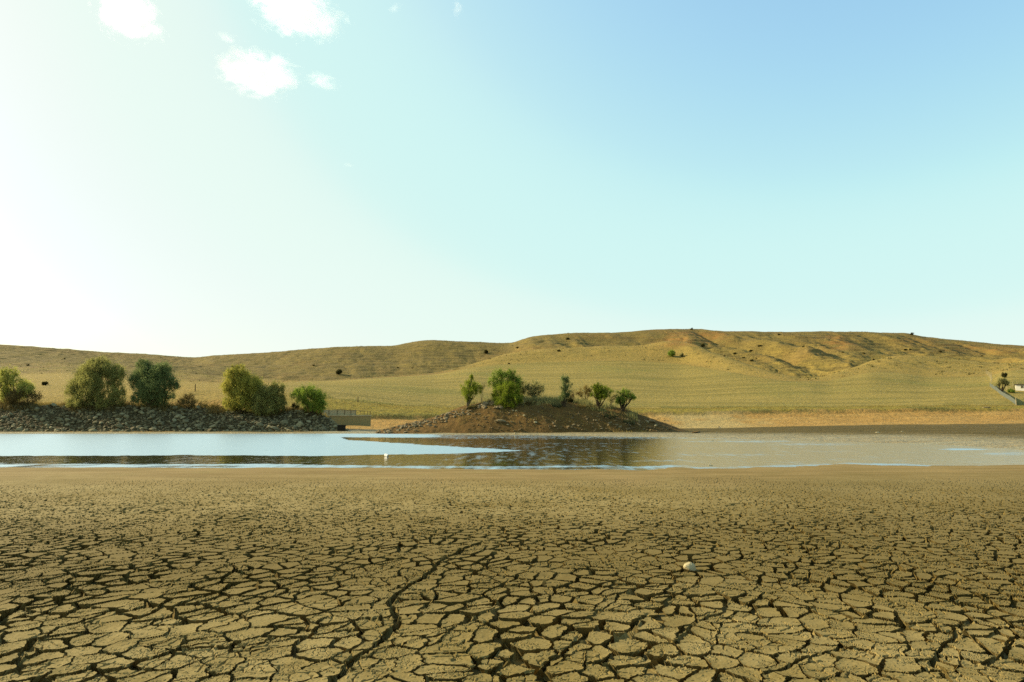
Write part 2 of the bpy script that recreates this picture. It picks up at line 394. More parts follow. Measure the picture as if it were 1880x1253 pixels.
def mat_water():
    n = NT("lake_water"); p = n.pos(); rip = n.attr("ripple"); shal = n.attr("shallow")
    big = n.noise(n.mapping(p, (1.6, 0.75, 1)), 1.0, 3, 0.6); small = n.noise(n.mapping(p, (4.0, 5.0, 1)), 1.0, 3, 0.6)
    hgt = n.math('ADD', n.math('MULTIPLY', big, 0.7), n.math('MULTIPLY', small, 0.12))
    c = n.mix(shal, C(84, 76, 42, 0.4), C(164, 146, 98, 0.55))
    b = n.bump(hgt, 0.15, 0.25)
    nd = n.bsdf(c, n.math('ADD', 0.03, n.math('MULTIPLY', shal, 0.16)), b, 0.5, IOR=n.math('SUBTRACT', 1.5, n.math('MULTIPLY', shal, 0.15)))
    # wind ruffled water: many small facets, seen as one rough mirror
    gl = n.n("ShaderNodeBsdfGlossy", distribution='MULTI_GGX'); gl.inputs["Color"].default_value = (.64, .76, .80, 1); gl.inputs["Roughness"].default_value = 0.34
    n.l(n.bump(hgt, 0.10, 0.25), gl.inputs["Normal"])
    mx = n.n("ShaderNodeMixShader"); spk = n.noise(n.mapping(p, (2.4, 0.42, 1)), 1.0, 3, 0.6); pat = n.noise(n.mapping(p, (0.35, 0.22, 1)), 1.0, 3)
    f = n.math('ADD', rip, n.math('ADD', n.math('MULTIPLY', n.math('SUBTRACT', spk, 0.5), 1.1), n.math('MULTIPLY', n.math('SUBTRACT', pat, 0.5), 0.4)))
    n.l(n.math('MULTIPLY', n.ramp(f, 0.22, 0.88), 0.94), mx.inputs[0]); n.l(nd.outputs[0], mx.inputs[1]); n.l(gl.outputs[0], mx.inputs[2]); n.l(mx.outputs[0], n.out.inputs[0])
    return n.m

M_MUD = mat_mud(); M_LAND = mat_terrain(); M_WATER = mat_water()
M_ISL = mat_soil("island_soil", C(130, 98, 50), C(112, 86, 44), C(146, 120, 64))
M_DAM = mat_soil("dam_soil", C(92, 80, 50), C(104, 88, 56), C(76, 64, 40))
M_ROCK = mat_rock("grey_rock", C(108, 98, 64), C(190, 176, 128)); M_ROCKS = mat_rock("grey_rock_mixed", C(100, 90, 58), C(178, 162, 116), True)
M_STONE = mat_rock("tan_stone", C(138, 116, 76), C(180, 160, 118)); M_STONES = mat_rock("tan_stone_mixed", C(118, 98, 62), C(164, 142, 98), True)
M_WHITE = mat_plain("white_stone", C(226, 206, 152, 0.55), 0.85, 0.02, 0.16)
M_BARK = mat_plain("bark", C(92, 76, 50), 0.9, 0.05)
M_TWIG = mat_plain("pale_bark", C(140, 124, 92), 0.9, 0.03)
M_CONC = mat_plain("concrete", C(206, 186, 124), 0.9, 0.03); M_CONCP = mat_plain("pale_concrete", C(244, 226, 172), 0.9, 0.02)
M_RAIL = mat_plain("rusted_metal", C(150, 132, 90), 0.6); M_POST = mat_plain("pale_wood", C(214, 196, 146), 0.9)
M_MESHF = mat_plain("grey_fence_panel", C(118, 124, 110), 0.7); M_WALLW = mat_plain("white_render", C(240, 232, 206, 0.75), 0.8, 0, 0.04)
M_ROOF = mat_plain("dark_roof", C(92, 84, 66), 0.8); M_GLASS = mat_plain("dark_window", C(140, 132, 110, 0.4), 0.3); M_DARK = mat_plain("dark_stone", C(56, 50, 36), 0.9, 0.04)

# ------------------------------------------------------------------ near mud, cracked
def voronoi_edges(x, y, cell, seed, jit=0.86):
    """distance to nearest and second nearest cell border, id hash of the cell"""
    gx = (x / cell).astype(f32); gy = (y / cell).astype(f32)
    ix = np.floor(gx).astype(np.int64); iy = np.floor(gy).astype(np.int64)
    def pt(a, b):
        return (a + 0.5 + (_hash(a, b, seed) - 0.5) * jit).astype(f32), (b + 0.5 + (_hash(a, b, seed + 5) - 0.5) * jit).astype(f32)
    best = np.full(gx.shape, 9e9, f32); bx = np.zeros_like(gx); by = np.zeros_like(gx)
    bi = ix.copy(); bj = iy.copy()
    for di in (-1, 0, 1):
        for dj in (-1, 0, 1):
            a, b = ix + di, iy + dj
            qx, qy = pt(a, b); d = (qx - gx) ** 2 + (qy - gy) ** 2
            m = d < best
            best = np.where(m, d, best); bx = np.where(m, qx, bx); by = np.where(m, qy, by); bi = np.where(m, a, bi); bj = np.where(m, b, bj)
    e1 = np.full(gx.shape, 9e9, f32); e2 = e1.copy(); nx = np.zeros_like(gx); ny = np.zeros_like(gx)
    for di in (-2, -1, 0, 1, 2):
        for dj in (-2, -1, 0, 1, 2):
            if di == 0 and dj == 0: continue
            if abs(di) == 2 and abs(dj) == 2: continue
            qx, qy = pt(bi + di, bj + dj)
            vx, vy = qx - bx, qy - by; L = np.sqrt(vx * vx + vy * vy)
            e = (((qx + bx) * 0.5 - gx) * vx + ((qy + by) * 0.5 - gy) * vy) / L
            m = e < e1
            e2 = np.where(m, e1, np.minimum(e2, e)); e1 = np.where(m, e, e1); nx = np.where(m, vx / L, nx); ny = np.where(m, vy / L, ny)
    return e1 * cell, e2 * cell, _hash(bi, bj, seed + 9), nx, ny

def seg_dist(x, y, pts):
    d = np.full(x.shape, 9e9); gx = np.zeros_like(d); gy = np.zeros_like(d)
    for (ax, ay), (bx, by) in zip(pts[:-1], pts[1:]):
        vx, vy = bx - ax, by - ay; L2 = vx * vx + vy * vy
        t = np.clip(((x - ax) * vx + (y - ay) * vy) / L2, 0, 1)
        ex, ey = x - ax - t * vx, y - ay - t * vy; e = np.hypot(ex, ey); m = e < d
        d = np.where(m, e, d); gx = np.where(m, ex, gx); gy = np.where(m, ey, gy)
    return d, gx / (d + 1e-6), gy / (d + 1e-6)

MAINCRACKS = [
    ([(600, 1262), (640, 1232), (676, 1200), (705, 1176), (726, 1156), (733, 1140), (729, 1122), (719, 1104), (735, 1090), (752, 1078), (775, 1065), (800, 1046), (850, 1013), (880, 1000)], 0.036),
    ([(770, 1180), (815, 1172), (840, 1158), (870, 1150), (900, 1125)], 0.014), ([(880, 1055), (895, 1040), (912, 1018)], 0.016),
    ([(985, 1262), (1010, 1215), (1050, 1190), (1085, 1170), (1150, 1168), (1185, 1150)], 0.02), ([(0, 1145), (40, 1120), (90, 1112), (140, 1085)], 0.016),
    ([(20, 1230), (60, 1190), (110, 1160), (140, 1150), (190, 1130)], 0.022), ([(170, 1078), (220, 1074), (240, 1055)], 0.012),
    ([(1740, 1262), (1730, 1215), (1750, 1190), (1760, 1165), (1790, 1150)], 0.024), ([(1240, 1180), (1300, 1140), (1330, 1125)], 0.016),
    ([(400, 1200), (470, 1190), (540, 1170), (560, 1150)], 0.015), ([(1400, 1250), (1500, 1215), (1560, 1200)], 0.014),
    ([(1820, 1230), (1850, 1215), (1885, 1225)], 0.03), ([(430, 1000), (480, 985), (510, 975)], 0.010), ([(1090, 1130), (1130, 1110), (1170, 1085), (1220, 1080)], 0.013),
]
def build_mud():
    k = 682.5
    uf = np.arange(-0.80, 0.8001, 0.62 / k)
    left = -0.80 - np.cumsum(np.concatenate([np.linspace(0.62, 1.5, 420) / k, np.linspace(0.0025, 0.02, 30)]))
    uu = np.concatenate([left[::-1], uf, -left])
    v = np.concatenate([np.arange(k * 1.6 / 3.3, k * 1.6 / 12, -0.42), np.arange(k * 1.6 / 12, k * 1.6 / 34, -0.36)])
    yy = k * 1.6 / v
    U, Y = np.meshgrid(uu, yy); X = (U * Y).ravel(); Y = Y.ravel(); U = U.ravel()
    # warp for wandering, chipped crack lines
    f1 = 1 - sstep(5, 9, Y); f2 = 1 - sstep(9, 15, Y); f0 = 1 - sstep(4, 6.5, Y)
    wx = X + 0.075 * fbm(X / 0.34, Y / 0.34, 101, 3) + 0.017 * f1 * fbm(X / 0.045, Y / 0.045, 103, 2)
    wy = Y + 0.075 * fbm(X / 0.34, Y / 0.34, 107, 3) + 0.017 * f1 * fbm(X / 0.045, Y / 0.045, 109, 2)
    wn = vnoise(X / 0.42, Y / 0.42, 111); wn2 = vnoise(X / 1.7, Y / 1.7, 113)
    vx_ = wx + 0.12 * fbm(X / 1.1, Y / 1.1, 163, 2); vy_ = wy + 0.12 * fbm(X / 1.1, Y / 1.1, 165, 2)
    # plates drawn out a little along the pull of the drying lake bed
    e1, e2, cid, n1, n2 = voronoi_edges((vx_ * 0.6 + vy_ * 0.8) * 0.80, vx_ * 0.8 - vy_ * 0.6, 0.205, 1, 0.92)
    enx = n1 * 0.6 + n2 * 0.8; eny = n1 * 0.8 - n2 * 0.6
    fade = 1 - 0.97 * sstep(6.5, 20.5, Y + 1.8 * fbm(X / 2, Y / 2, 117, 3))
    w = 0.0042 + 0.016 * sstep(0.28, 0.75, wn) * (0.55 + 0.9 * wn2)
    w = w + 0.021 * np.exp(-np.maximum(e2 - 0.004, 0) / 0.022) * sstep(0.30, 0.6, vnoise(X / 0.2, Y / 0.2, 119))
    w = w * (0.30 + 0.70 * fade)
    soft = 0.004
    D1 = np.clip((w - e1) / soft + 0.5, 0, 1)
    s1, s2, _, _, _ = voronoi_edges(wx + 3.3, wy + 1.7, 0.13, 2)
    on = sstep(0.50, 0.64, vnoise(X / 0.22 + 40, Y / 0.22, 121)) * f2
    wS = 0.0042 * on + 0.002
    D2 = np.clip((wS - s1) / 0.003 + 0.5, 0, 1) * on
    t1, t2, _, _, _ = voronoi_edges(wx + 9.3, wy + 5.7, 0.045, 3)
    on3 = sstep(0.55, 0.7, vnoise(X / 0.12 + 80, Y / 0.12, 123)) * (Y < 8)
    D3 = np.clip((0.0016 - t1) / 0.002 + 0.5, 0, 1) * on3
    D0 = np.zeros_like(X); U0x = np.zeros_like(X); U0y = np.zeros_like(X)
    for pts, wid in MAINCRACKS:
        g = []
        for (a, b) in pts:
            u, s = us(a, b); yv = -CAMH / float(s); g.append((float(u) * yv, yv))
        ax = np.array(g); m = (X > ax[:, 0].min() - .3) & (X < ax[:, 0].max() + .3) & (Y > ax[:, 1].min() - .3) & (Y < ax[:, 1].max() + .3)
        d, gx_, gy_ = seg_dist(wx[m], wy[m], g)
        wl = 0.78 * wid * (0.55 + 0.9 * vnoise(X[m] / 0.16, Y[m] / 0.16, 131))
        dd = np.clip((wl - d) / 0.006 + 0.5, 0, 1); D0[m] = np.maximum(D0[m], dd); U0x[m] += gx_ * dd; U0y[m] += gy_ * dd
    # plates: tilt, curled rims, crumbly tops
    tilt = (cid - 0.5) * 0.012 * (0.3 + 0.7 * f1)
    curl = 0.005 * (0.25 + 0.75 * f1) * np.exp(-np.maximum(e1 - w, 0) / 0.025)
    crumb = 0.0035 * f2 * fbm(X / 0.13, Y / 0.13, 141, 3, 0.5) + 0.0016 * f0 * fbm(X / 0.03, Y / 0.03, 143, 2, 0.5)
    z = 0.012 * fbm(X / 1.6, Y / 1.6, 145, 2) + fade * (tilt + curl) + crumb * (0.35 + 0.65 * fade)
    crumbs = sstep(0.80, 0.88, vnoise(X / 0.02, Y / 0.02, 147)) * 0.005 * f0
    z = z + crumbs
    floor = fade * np.maximum.reduce([D1 * (0.085 + 0.02 * wn), D2 * 0.014, D3 * 0.007, D0 * 0.11])
    z = z - floor + 0.030
    # the sides of the cracks lean in under the plates
    uc = fade * D1 * (0.070 + 0.010 * wn) * (1 - np.clip(D0, 0, 1))
    X = X - enx * uc + U0x * 0.085 * fade; Y = Y - eny * uc + U0y * 0.085 * fade
    near = ui(NEAR, U)
    wob = 0.35 * fbm(X / 1.3, Y / 0.8, 151, 3)
    t = sstep(-2.6, 3.0, Y - near + wob)
    z = z * (1 - t) - 0.05 * t + 0.008 * fbm(X / 0.7, Y / 0.7, 153, 3) * t
    shore = sstep(-9, -2.0, Y - near + 1.6 * fbm(X / 2.5, Y / 1.5, 155, 3))
    dark_mud = sstep(5.2, 7.2, Y + 0.9 * fbm(X / 2.6, Y / 1.6, 157, 3)) * (1 - sstep(8.5, 13.5, Y + 1.6 * fbm(X / 3.5, Y / 2, 159, 3)))  # tone mask: mud darker in a ragged band across the middle distance
    dark_mud = np.clip(dark_mud + 0.6 * sstep(0.5, 7, X + 1.5 * fbm(X / 4, Y / 4, 161, 2)), 0, 1)  # and darker towards the right
    o = mesh_from("mud_flat", np.stack([X, Y, z], 1), grid_quads(len(yy), len(uu)), M_MUD, smooth=False, attrs={"shore": shore, "dark_mud": dark_mud})
    tag(o, kind="structure")
build_mud()

# ------------------------------------------------------------------ far land in one sheet, and the lake
def build_land():
    uu = np.concatenate([np.linspace(-1.58, -0.84, 70)[:-1], np.linspace(-0.84, 0.84, 1150), np.linspace(0.84, 1.58, 70)[1:]])
    yy = np.concatenate([np.linspace(21, 88, 60)[:-1], np.linspace(88, 180, 170)[:-1], np.linspace(180, 480, 260)[:-1], np.linspace(480, 960, 250)[:-1],
                         np.geomspace(960, 19000, 50)])
    U, Y = np.meshgrid(uu, yy); X = U * Y
    Z = base_h(X, Y)
    X, Y, Z, U = X.ravel(), Y.ravel(), Z.ravel(), U.ravel()
    px, py = topx(U, (Z - CAMH) / Y)      # only to place the kinds of ground cover
    g = lambda A: ui(A, U)
    wob = fbm(X / 14, Y / 14, 201, 3); wob2 = fbm(X / 4, Y / 4, 203, 3)
    fl, ft, fb, bk = g(FLOW[0]), g(FTOP[0]), g(FLAT[0]), g(BANK[0])
    inn = sstep(-1, 1.5, Y - fl + 2.0 * wob2) * (1 - sstep(-4, 4, Y - ft + 4 * wob))
    leftk = 1 - sstep(470, 600, px)
    field = inn * (1 - 0.75 * leftk)
    dry = np.clip((sstep(-4, 4, Y - ft + 4 * wob) * (1 - sstep(20, 60, Y - g(CREST[0]))) * sstep(780, 900, px)) * 0.75 + leftk * (Y > bk - 4) * (1 - sstep(-10, 30, Y - ft)), 0, 1)
    orange = sstep(-2, 2, Y - fb + 1.5 * wob2) * (1 - sstep(-1.2, 0.4, Y - bk + 1.0 * wob2))
    pale = sstep(0.0, 0.6, 0.7 - np.abs(px - 1300) / 180 + 0.5 * wob2)
    scrub = sstep(-1.0, 0.6, Y - bk + 1.0 * wob2) * (1 - sstep(-3, 1, Y - fl + 2.0 * wob2)) * (1 - leftk)
    mud = 1 - sstep(-2, 2, Y - fb + 1.5 * wob2)
    wet = mud * (1 - sstep(6, 30, Y - g(FAR) + 4 * wob2))
    def blob(cx, cy, rx, ry): return np.exp(-((px - cx) / rx) ** 2 - ((py - cy) / ry) ** 2)
    soil = blob(1270, 620, 60, 14) + blob(1312, 614, 25, 10) + blob(1250, 630, 40, 8) + blob(1545, 632, 30, 12) + blob(1530, 622, 20, 8) + 0.8 * blob(1780, 640, 60, 8) + 0.7 * blob(1690, 625, 40, 8) + 0.5 * blob(1850, 645, 30, 8) + 0.6 * blob(1100, 618, 60, 6) + 0.6 * blob(1000, 640, 30, 5)
    kk = (Y - g(DIP[0])) / (g(SKYL[0]) - g(DIP[0])) + 0.12 * wob
    ridge = np.maximum(sstep(0.30, 0.65, kk), sstep(-0.1, 0.25, kk) * (1 - sstep(930, 1010, px)))
    soil = np.clip(soil * (0.9 + 0.9 * fbm(X / 9, Y / 9, 211, 3)), 0, 1) * (Y > ft)
    o = mesh_from("land", np.stack([X, Y, Z], 1), grid_quads(len(yy), len(uu)), M_LAND,
                  attrs=dict(field=field, dry=dry, orange=orange, mud=mud, soil=soil, scrub=scrub, pale=pale, wetmud=wet, ridge=ridge))
    tag(o, kind="structure")
build_land()

def build_base():
    r = 26000
    v = [(-r, -r, -2.5), (r, -r, -2.5), (r, r, -2.5), (-r, r, -2.5)]
    o = mesh_from("ground", v, [(0, 1, 2, 3)], M_LAND, attrs=dict(mud=[1] * 4)); tag(o, kind="structure")
build_base()

def build_water():
    uu = np.linspace(-1.55, 1.55, 900); yy = 1092 / np.concatenate([np.arange(52, 12, -0.35), np.arange(12, 9.4, -0.1)])
    U, Y = np.meshgrid(uu, yy); X = (U * Y).ravel(); Y = Y.ravel(); U = U.ravel()
    px, py = topx(U, -CAMH / Y)
    wob = fbm(X / 5, Y / 6, 301, 4); w2 = fbm(X / 1.6, Y / 3.0, 303, 3)
    py_ = py + 1.3 * wob + 0.7 * w2 + 0.7 * fbm(X / 0.45, Y / 1.5, 307, 3)
    lo = np.interp(px, [0, 600, 850, 930, 970], [837, 836.5, 833, 830, 827.5])
    up = np.interp(px, [0, 600, 640, 700, 850, 970], [790, 795, 808, 812.5, 821, 828])
    rip = sstep(-0.8, 0.8, py_ - up) * sstep(-0.8, 0.8, lo - py_) * (px < 975)
    thin = (1 - sstep(802.5, 804.5, py_)) * (1 - sstep(760, 860, px)); rip = np.maximum(rip, thin)
    rip = np.maximum(rip, 0.42 * (1 - sstep(805, 809, py_ + 1.5 * w2)) * sstep(700, 820, px))
    nearpy = topx(U, -CAMH / ui(NEAR, U))[1]
    bw = np.interp(px, [0, 500, 620, 1100, 1250, 1880], [6.0, 5.5, 4.0, 5.5, 3.0, 2.2])
    strip = sstep(-1.6, 1.2, py_ - (nearpy - bw)); brk = np.interp(px, [0, 500, 800, 1200, 1880], [.80, .74, .6, .44, .40])
    rip = np.maximum(rip, strip * np.clip(brk + 0.55 * fbm(X / 2.4, Y / 1.2, 311, 3), 0, 1))
    for cx, cy, rx, ry, a in [(1360, 811, 150, 2.2, .48), (1490, 816, 110, 2.6, .5), (1770, 825, 50, 2.6, .8), (1840, 834, 60, 4, .5), (1350, 836, 170, 3, .36), (1500, 830, 100, 2.4, .34), (1680, 847, 160, 2, .3), (1200, 846, 90, 4, .4)]:
        rip = np.maximum(rip, a * np.exp(-np.abs((px - cx) / rx) ** 3 - ((py_ - cy) / ry) ** 2))
    isl = np.exp(-((px - 960) / 230) ** 4) * sstep(808, 816, py_)
    rip = np.clip(np.maximum(rip, 0.10 + 0.17 * isl + 0.09 * sstep(1150, 1260, px) + 0.06 * w2), 0, 1)
    shallow = sstep(1150, 1260, px)
    o = mesh_from("lake_water", np.stack([X, Y, np.zeros_like(X)], 1), grid_quads(len(yy), len(uu)), M_WATER, attrs=dict(ripple=rip, shallow=shallow))
    tag(o, kind="structure")
build_water()

def patch(name, fn, pa, pb, ya, yb, nu, ny, mat):
    uu = np.linspace(us(pa, 780)[0], us(pb, 780)[0], nu); yy = np.linspace(ya, yb, ny)
    U, Y = np.meshgrid(uu, yy); X = U * Y; Z = fn(X, Y)
    o = mesh_from(name, np.stack([X.ravel(), Y.ravel(), Z.ravel()], 1), grid_quads(ny, nu), mat); tag(o, kind="structure")
patch("island", isl_h, 642, 1282, 89, 118, 420, 130, M_ISL)
patch("embankment", dam_h, -420, 658, 101, 134, 360, 90, M_DAM)

# ------------------------------------------------------------------ rocks
import bmesh
def rock_mesh(seed, mat, cuts=9, flat=0.7, sub=2):
    r = random.Random(seed); bm = bmesh.new(); bmesh.ops.create_icosphere(bm, subdivisions=sub, radius=1.0)
    for _ in range(cuts):
        n = Vector((r.gauss(0, 1), r.gauss(0, 1), r.gauss(0, 1))).normalized(); d = r.uniform(0.5, 0.85)
        for v in bm.verts:
            k = v.co.dot(n) - d
            if k > 0: v.co -= n * k
    for v in bm.verts:
        v.co += Vector((r.gauss(0, .03), r.gauss(0, .03), r.gauss(0, .03)))
        v.co.z *= flat; v.co.x *= 1.15
    me = bpy.data.meshes.new("rock"); bm.to_mesh(me); bm.free(); me.materials.append(mat)
    return me
ROCKM = [rock_mesh(100 + i, M_ROCK) for i in range(12)]
STONEM = [rock_mesh(200 + i, M_STONE, 8, 0.75) for i in range(8)]
WHITEM = [rock_mesh(300 + i, M_WHITE, 8, 0.7) for i in range(4)]

def merged_rocks(name, items, meshes, mat, label=None, cat=None):
    V, F, T = [], [], []; off = 0
    for (p, s, rot, k, tone) in items:
        me = meshes[k % len(meshes)]; co_ = np.empty(len(me.vertices) * 3, f32); me.vertices.foreach_get("co", co_); co_ = co_.reshape(-1, 3) * s
        from mathutils import Euler
        R = np.array(Euler(rot).to_matrix(), f32); co_ = co_ @ R.T + np.array(p, f32)
        fi = np.empty(len(me.polygons) * 3, np.int32); me.polygons.foreach_get("vertices", fi)
        V.append(co_); F.append(fi.reshape(-1, 3) + off); T.append(np.full(len(co_), tone, f32)); off += len(co_)
    o = mesh_from(name, np.concatenate(V), np.concatenate(F), mat, smooth=False, attrs={"tone": np.concatenate(T)})
    tag(o, label, cat, kind="stuff"); return o

def place_rock(name, me, p, s, rot, label, cat, group=None, proto=[None]):
    o = bpy.data.objects.new(name, me) if proto[0] is None else proto[0].copy()
    o.name = name; o.data = me; COL.objects.link(o); proto[0] = o
    o.location = p; o.scale = s; o.rotation_euler = rot
    for k in ("label", "category", "group", "kind"):
        if k in o: del o[k]
    tag(o, label, cat, group); return o

def scatter_dam():
    items = []
    for _ in range(5200):
        px = random.uniform(-40, 640); u = float(us(px, 780)[0]); t = random.random() ** 0.9
        ty = float(ui(DTOE[0], u)); cy = float(ui(DTOP[0], u)); y = ty - 0.5 + (cy - ty + 0.8) * t
        if float(ui(DTOP[1], u)) < 0.3: continue
        x = u * y; s = random.choice([.13, .16, .18, .2, .24, .28, .33, .42, .55, .2, .17]) * random.uniform(.8, 1.2) * (1.1 - 0.3 * t)
        if any(abs(q[0][0] - x) < (s + q[1]) * .62 and abs(q[0][1] - y) < (s + q[1]) * .5 for q in items[-1500:]): continue
        z = float(ground(np.array([x]), np.array([y]))[0])
        items.append(((x, y, z + s * 0.22), s, (random.uniform(-.5, .8), random.uniform(-.5, .5), random.uniform(0, 6.3)), random.randrange(12), random.random()))
    items.sort(key=lambda q: -q[1])
    inview = [q for q in items if -0.76 < q[0][0] / q[0][1]]
    big = inview[:290]; ids = set(id(q) for q in big); rest = [q for q in items if id(q) not in ids]
    for (p, s, rot, k, tone) in big:
        a = random.uniform(.9, 1.3)
        place_rock("boulder", ROCKM[k], p, (s * a, s * random.uniform(.8, 1.1), s * random.uniform(.8, 1.1)), rot,
                   "grey angular boulder among the rubble on the bank under the left trees", "boulder", "boulders on the rubble bank")
    merged_rocks("rubble", rest, ROCKM, M_ROCKS)
scatter_dam()

def scatter_island():
    items = []
    def add(px, py, s, k=None):
        x, y, z = hit(px, py, 86)
        items.append(((x, y, z + s * 0.15), s, (random.uniform(-.4, .4), random.uniform(-.4, .4), random.uniform(0, 6.3)), random.randrange(8), random.random()))
    shoulder = [(690, 794), (730, 783), (790, 769), (850, 748)]
    for _ in range(420):
        px = random.uniform(690, 868); py = np.interp(px, [690, 730, 790, 850, 870], [793, 783, 769, 749, 745]) + abs(random.gauss(0, 7)) + 1
        if py < 796: add(px, py, random.choice([.07, .09, .11, .13, .16, .2, .26]))
    for _ in range(520):
        px = random.uniform(860, 1235); lo = np.interp(px, [860, 1000, 1150, 1235], [752, 748, 760, 786]); py = lo + (794 - lo) * random.random()
        add(px, py, random.choice([.05, .06, .07, .08, .1, .12, .17]))
    for _ in range(60): add(random.gauss(905, 20), random.uniform(737, 752), random.uniform(.1, .32))
    for _ in range(80): add(random.gauss(1130, 60), random.uniform(768, 790), random.uniform(.08, .24))
    items.sort(key=lambda q: -q[1])
    for (p, s, rot, k, tone) in items[:180]:
        place_rock("stone", STONEM[k], p, (s * 1.2, s, s), rot, "small tan stone lying on the brown slope of the island", "stone", "stones on the island slope")
    merged_rocks("pebbles", items[180:], STONEM, M_STONES)
    spots = [(932, 782, .17, "bright white stone alone on the bare middle of the island slope"), (946, 797, .16, "white stone at the island foot on the far shoreline"),
             (942, 755, .18, "left one of two white stones just below the big island bush"), (948, 756, .2, "right one of two white stones just below the big island bush"),
             (962, 765, .22, "pale stone above a dark hollow on the island slope"), (983, 778, .26, "whitest stone of the pale pile low on the island slope"),
             (1154, 779, .22, "white stone at the left of the pale row on the island's right foot"), (1164, 778, .2, "cream stone second in the pale row on the island's right foot"),
             (1190, 776, .16, "white stone beside a grey boulder on the island's right end"), (1204, 783, .24, "yellowish rounded stone low on the island's right end"),
             (1194, 786, .12, "small white stone nearest the mud at the island's right end")]
    for px, py, s, lb in spots:
        x, y, z = hit(px, py, 86)
        place_rock("white_stone", random.choice(WHITEM), (x, y, z + s * .3), (s * 1.1, s, s), (0, 0, random.uniform(0, 6)), lb, "stone")
    for px, py, s, lb in [(920, 775, .5, "long grey boulder half buried in the middle of the island slope"), (918, 749, .42, "broad grey boulder under the bright green island bush"),
                          (1196, 775, .42, "grey boulder with a dark hollow on the island's right end"), (844, 762, .35, "large grey rock on the island's left shoulder")]:
        x, y, z = hit(px, py, 86)
        place_rock("boulder", STONEM[2], (x, y, z + s * .1), (s * 1.4, s, s * .7), (0, .1, random.uniform(-.4, .4)), lb, "boulder")
    x, y, z = hit(963, 741, 86)
    o = place_rock("white_stake", STONEM[1], (x, y, z + .2), (.07, .07, .3), (0, .1, 0), "small upright white stake in the dark soil right of the big island bush", "stake")
    o.data = o.data.copy(); o.data.materials[0] = M_WHITE
scatter_island()

def lone_items():
    # the pale stone on the cracked mud
    u, s = us(1268, 1052); y = -CAMH / float(s); x = float(u) * y
    bm = bmesh.new()
    vs = [(-.085, -.03, .055), (-.05, -.075, .0), (.03, -.055, -.01), (.075, .01, .0), (.03, .07, -.01), (-.06, .05, .0),
          (-.03, -.04, .105), (.005, -.05, .07), (.055, .02, .085), (.0, .05, .115), (-.06, .03, .09), (-.005, .0, .13), (.03, -.02, .1)]
    for v in vs: bm.verts.new(v)
    bmesh.ops.convex_hull(bm, input=bm.verts)
    bmesh.ops.bevel(bm, geom=list(bm.edges), offset=.008, segments=2, affect='EDGES')
    me = bpy.data.meshes.new("stone"); bm.to_mesh(me); bm.free(); me.materials.append(M_WHITE)
    for p in me.polygons: p.use_smooth = False
    o = bpy.data.objects.new("stone", me); COL.objects.link(o); o.location = (x, y, 0.032); o.rotation_euler = (0, .14, .35); o.scale = (1.12, .95, .62)
    tag(o, "pale cream angular stone lying alone on the cracked mud", "stone")
    # litter and shore stones
    for px, py, sz, lb in [(762, 797.6, .25, "small white lump on the shore at the island's left foot"), (1611, 795, .26, "flat white lump on the far olive mud flat"),
                           (1656, 793, .15, "tiny white lump right of a flat white one on the far mud"), (1321, 786, .28, "white lump at the edge of the orange bank and mud"),
                           (1307, 810, .14, "thin white chip on the grey shallows right of the island"), (1303, 855.5, .09, "small white chip at the near waterline")]:
        u, s = us(px, py)
        if py > 800: y = -CAMH / float(s); x, z = float(u) * y, 0.0
        else: x, y, z = hit(px, py, 60)
        place_rock("white_lump", WHITEM[0], (x, y, z + sz * .1), (sz * 1.3, sz, sz * .5), (0, 0, .3), lb, "litter")
    # cup floating on its side
    u, s = us(709, 838.5); y = -CAMH / float(s); x = float(u) * y
    N = 20; prof = [(.0, .10), (.07, .10), (.085, .08), (.092, -.1), (.098, -.11), (.088, -.112), (.08, -.09), (.07, .06), (.0, .065)]
    V = [(r * math.cos(a), d, r * math.sin(a)) for (r, d) in prof for a in [2 * math.pi * i / N for i in range(N)]]
    F = [(i * N + j, i * N + (j + 1) % N, (i + 1) * N + (j + 1) % N, (i + 1) * N + j) for i in range(len(prof) - 1) for j in range(N)]
    o = mesh_from("cup", V, F, mat_plain("white_plastic", C(250, 242, 222, 0.8), 0.5, 0, 0.03)); o.location = (x, y, .05); o.rotation_euler = (.35, 0, 1.25); o.scale = (.75, .75, .75)
    tag(o, "white open cup floating on its side in the brown water", "litter")
lone_items()

# ------------------------------------------------------------------ vegetation
def tube(V, F, pts, r0, r1, n=6):
    pts = [Vector(p) for p in pts]; base = len(V)
    for i, p in enumerate(pts):
        d = (pts[min(i + 1, len(pts) - 1)] - pts[max(i - 1, 0)]).normalized()
        a = d.orthogonal().normalized(); b = d.cross(a); r = r0 + (r1 - r0) * i / (len(pts) - 1)
        for j in range(n):
            q = p + (a * math.cos(2 * math.pi * j / n) + b * math.sin(2 * math.pi * j / n)) * r; V.append(q[:])
    for i in range(len(pts) - 1):
        for j in range(n):
            F.append((base + i * n + j, base + i * n + (j + 1) % n, base + (i + 1) * n + (j + 1) % n, base + (i + 1) * n + j))

def limb(a, b, bend, r, n=5):
    a, b = Vector(a), Vector(b); L = (b - a).length; out = []
    off = Vector((r.gauss(0, 1), r.gauss(0, 1), r.gauss(0.3, .5))) * L * bend
    for i in range(n + 1):
        t = i / n
        p = a.lerp(b, t) + off * math.sin(math.pi * t) * .5 + Vector((0, 0, L * .10 * math.sin(math.pi * t)))
        out.append(p)
    return out

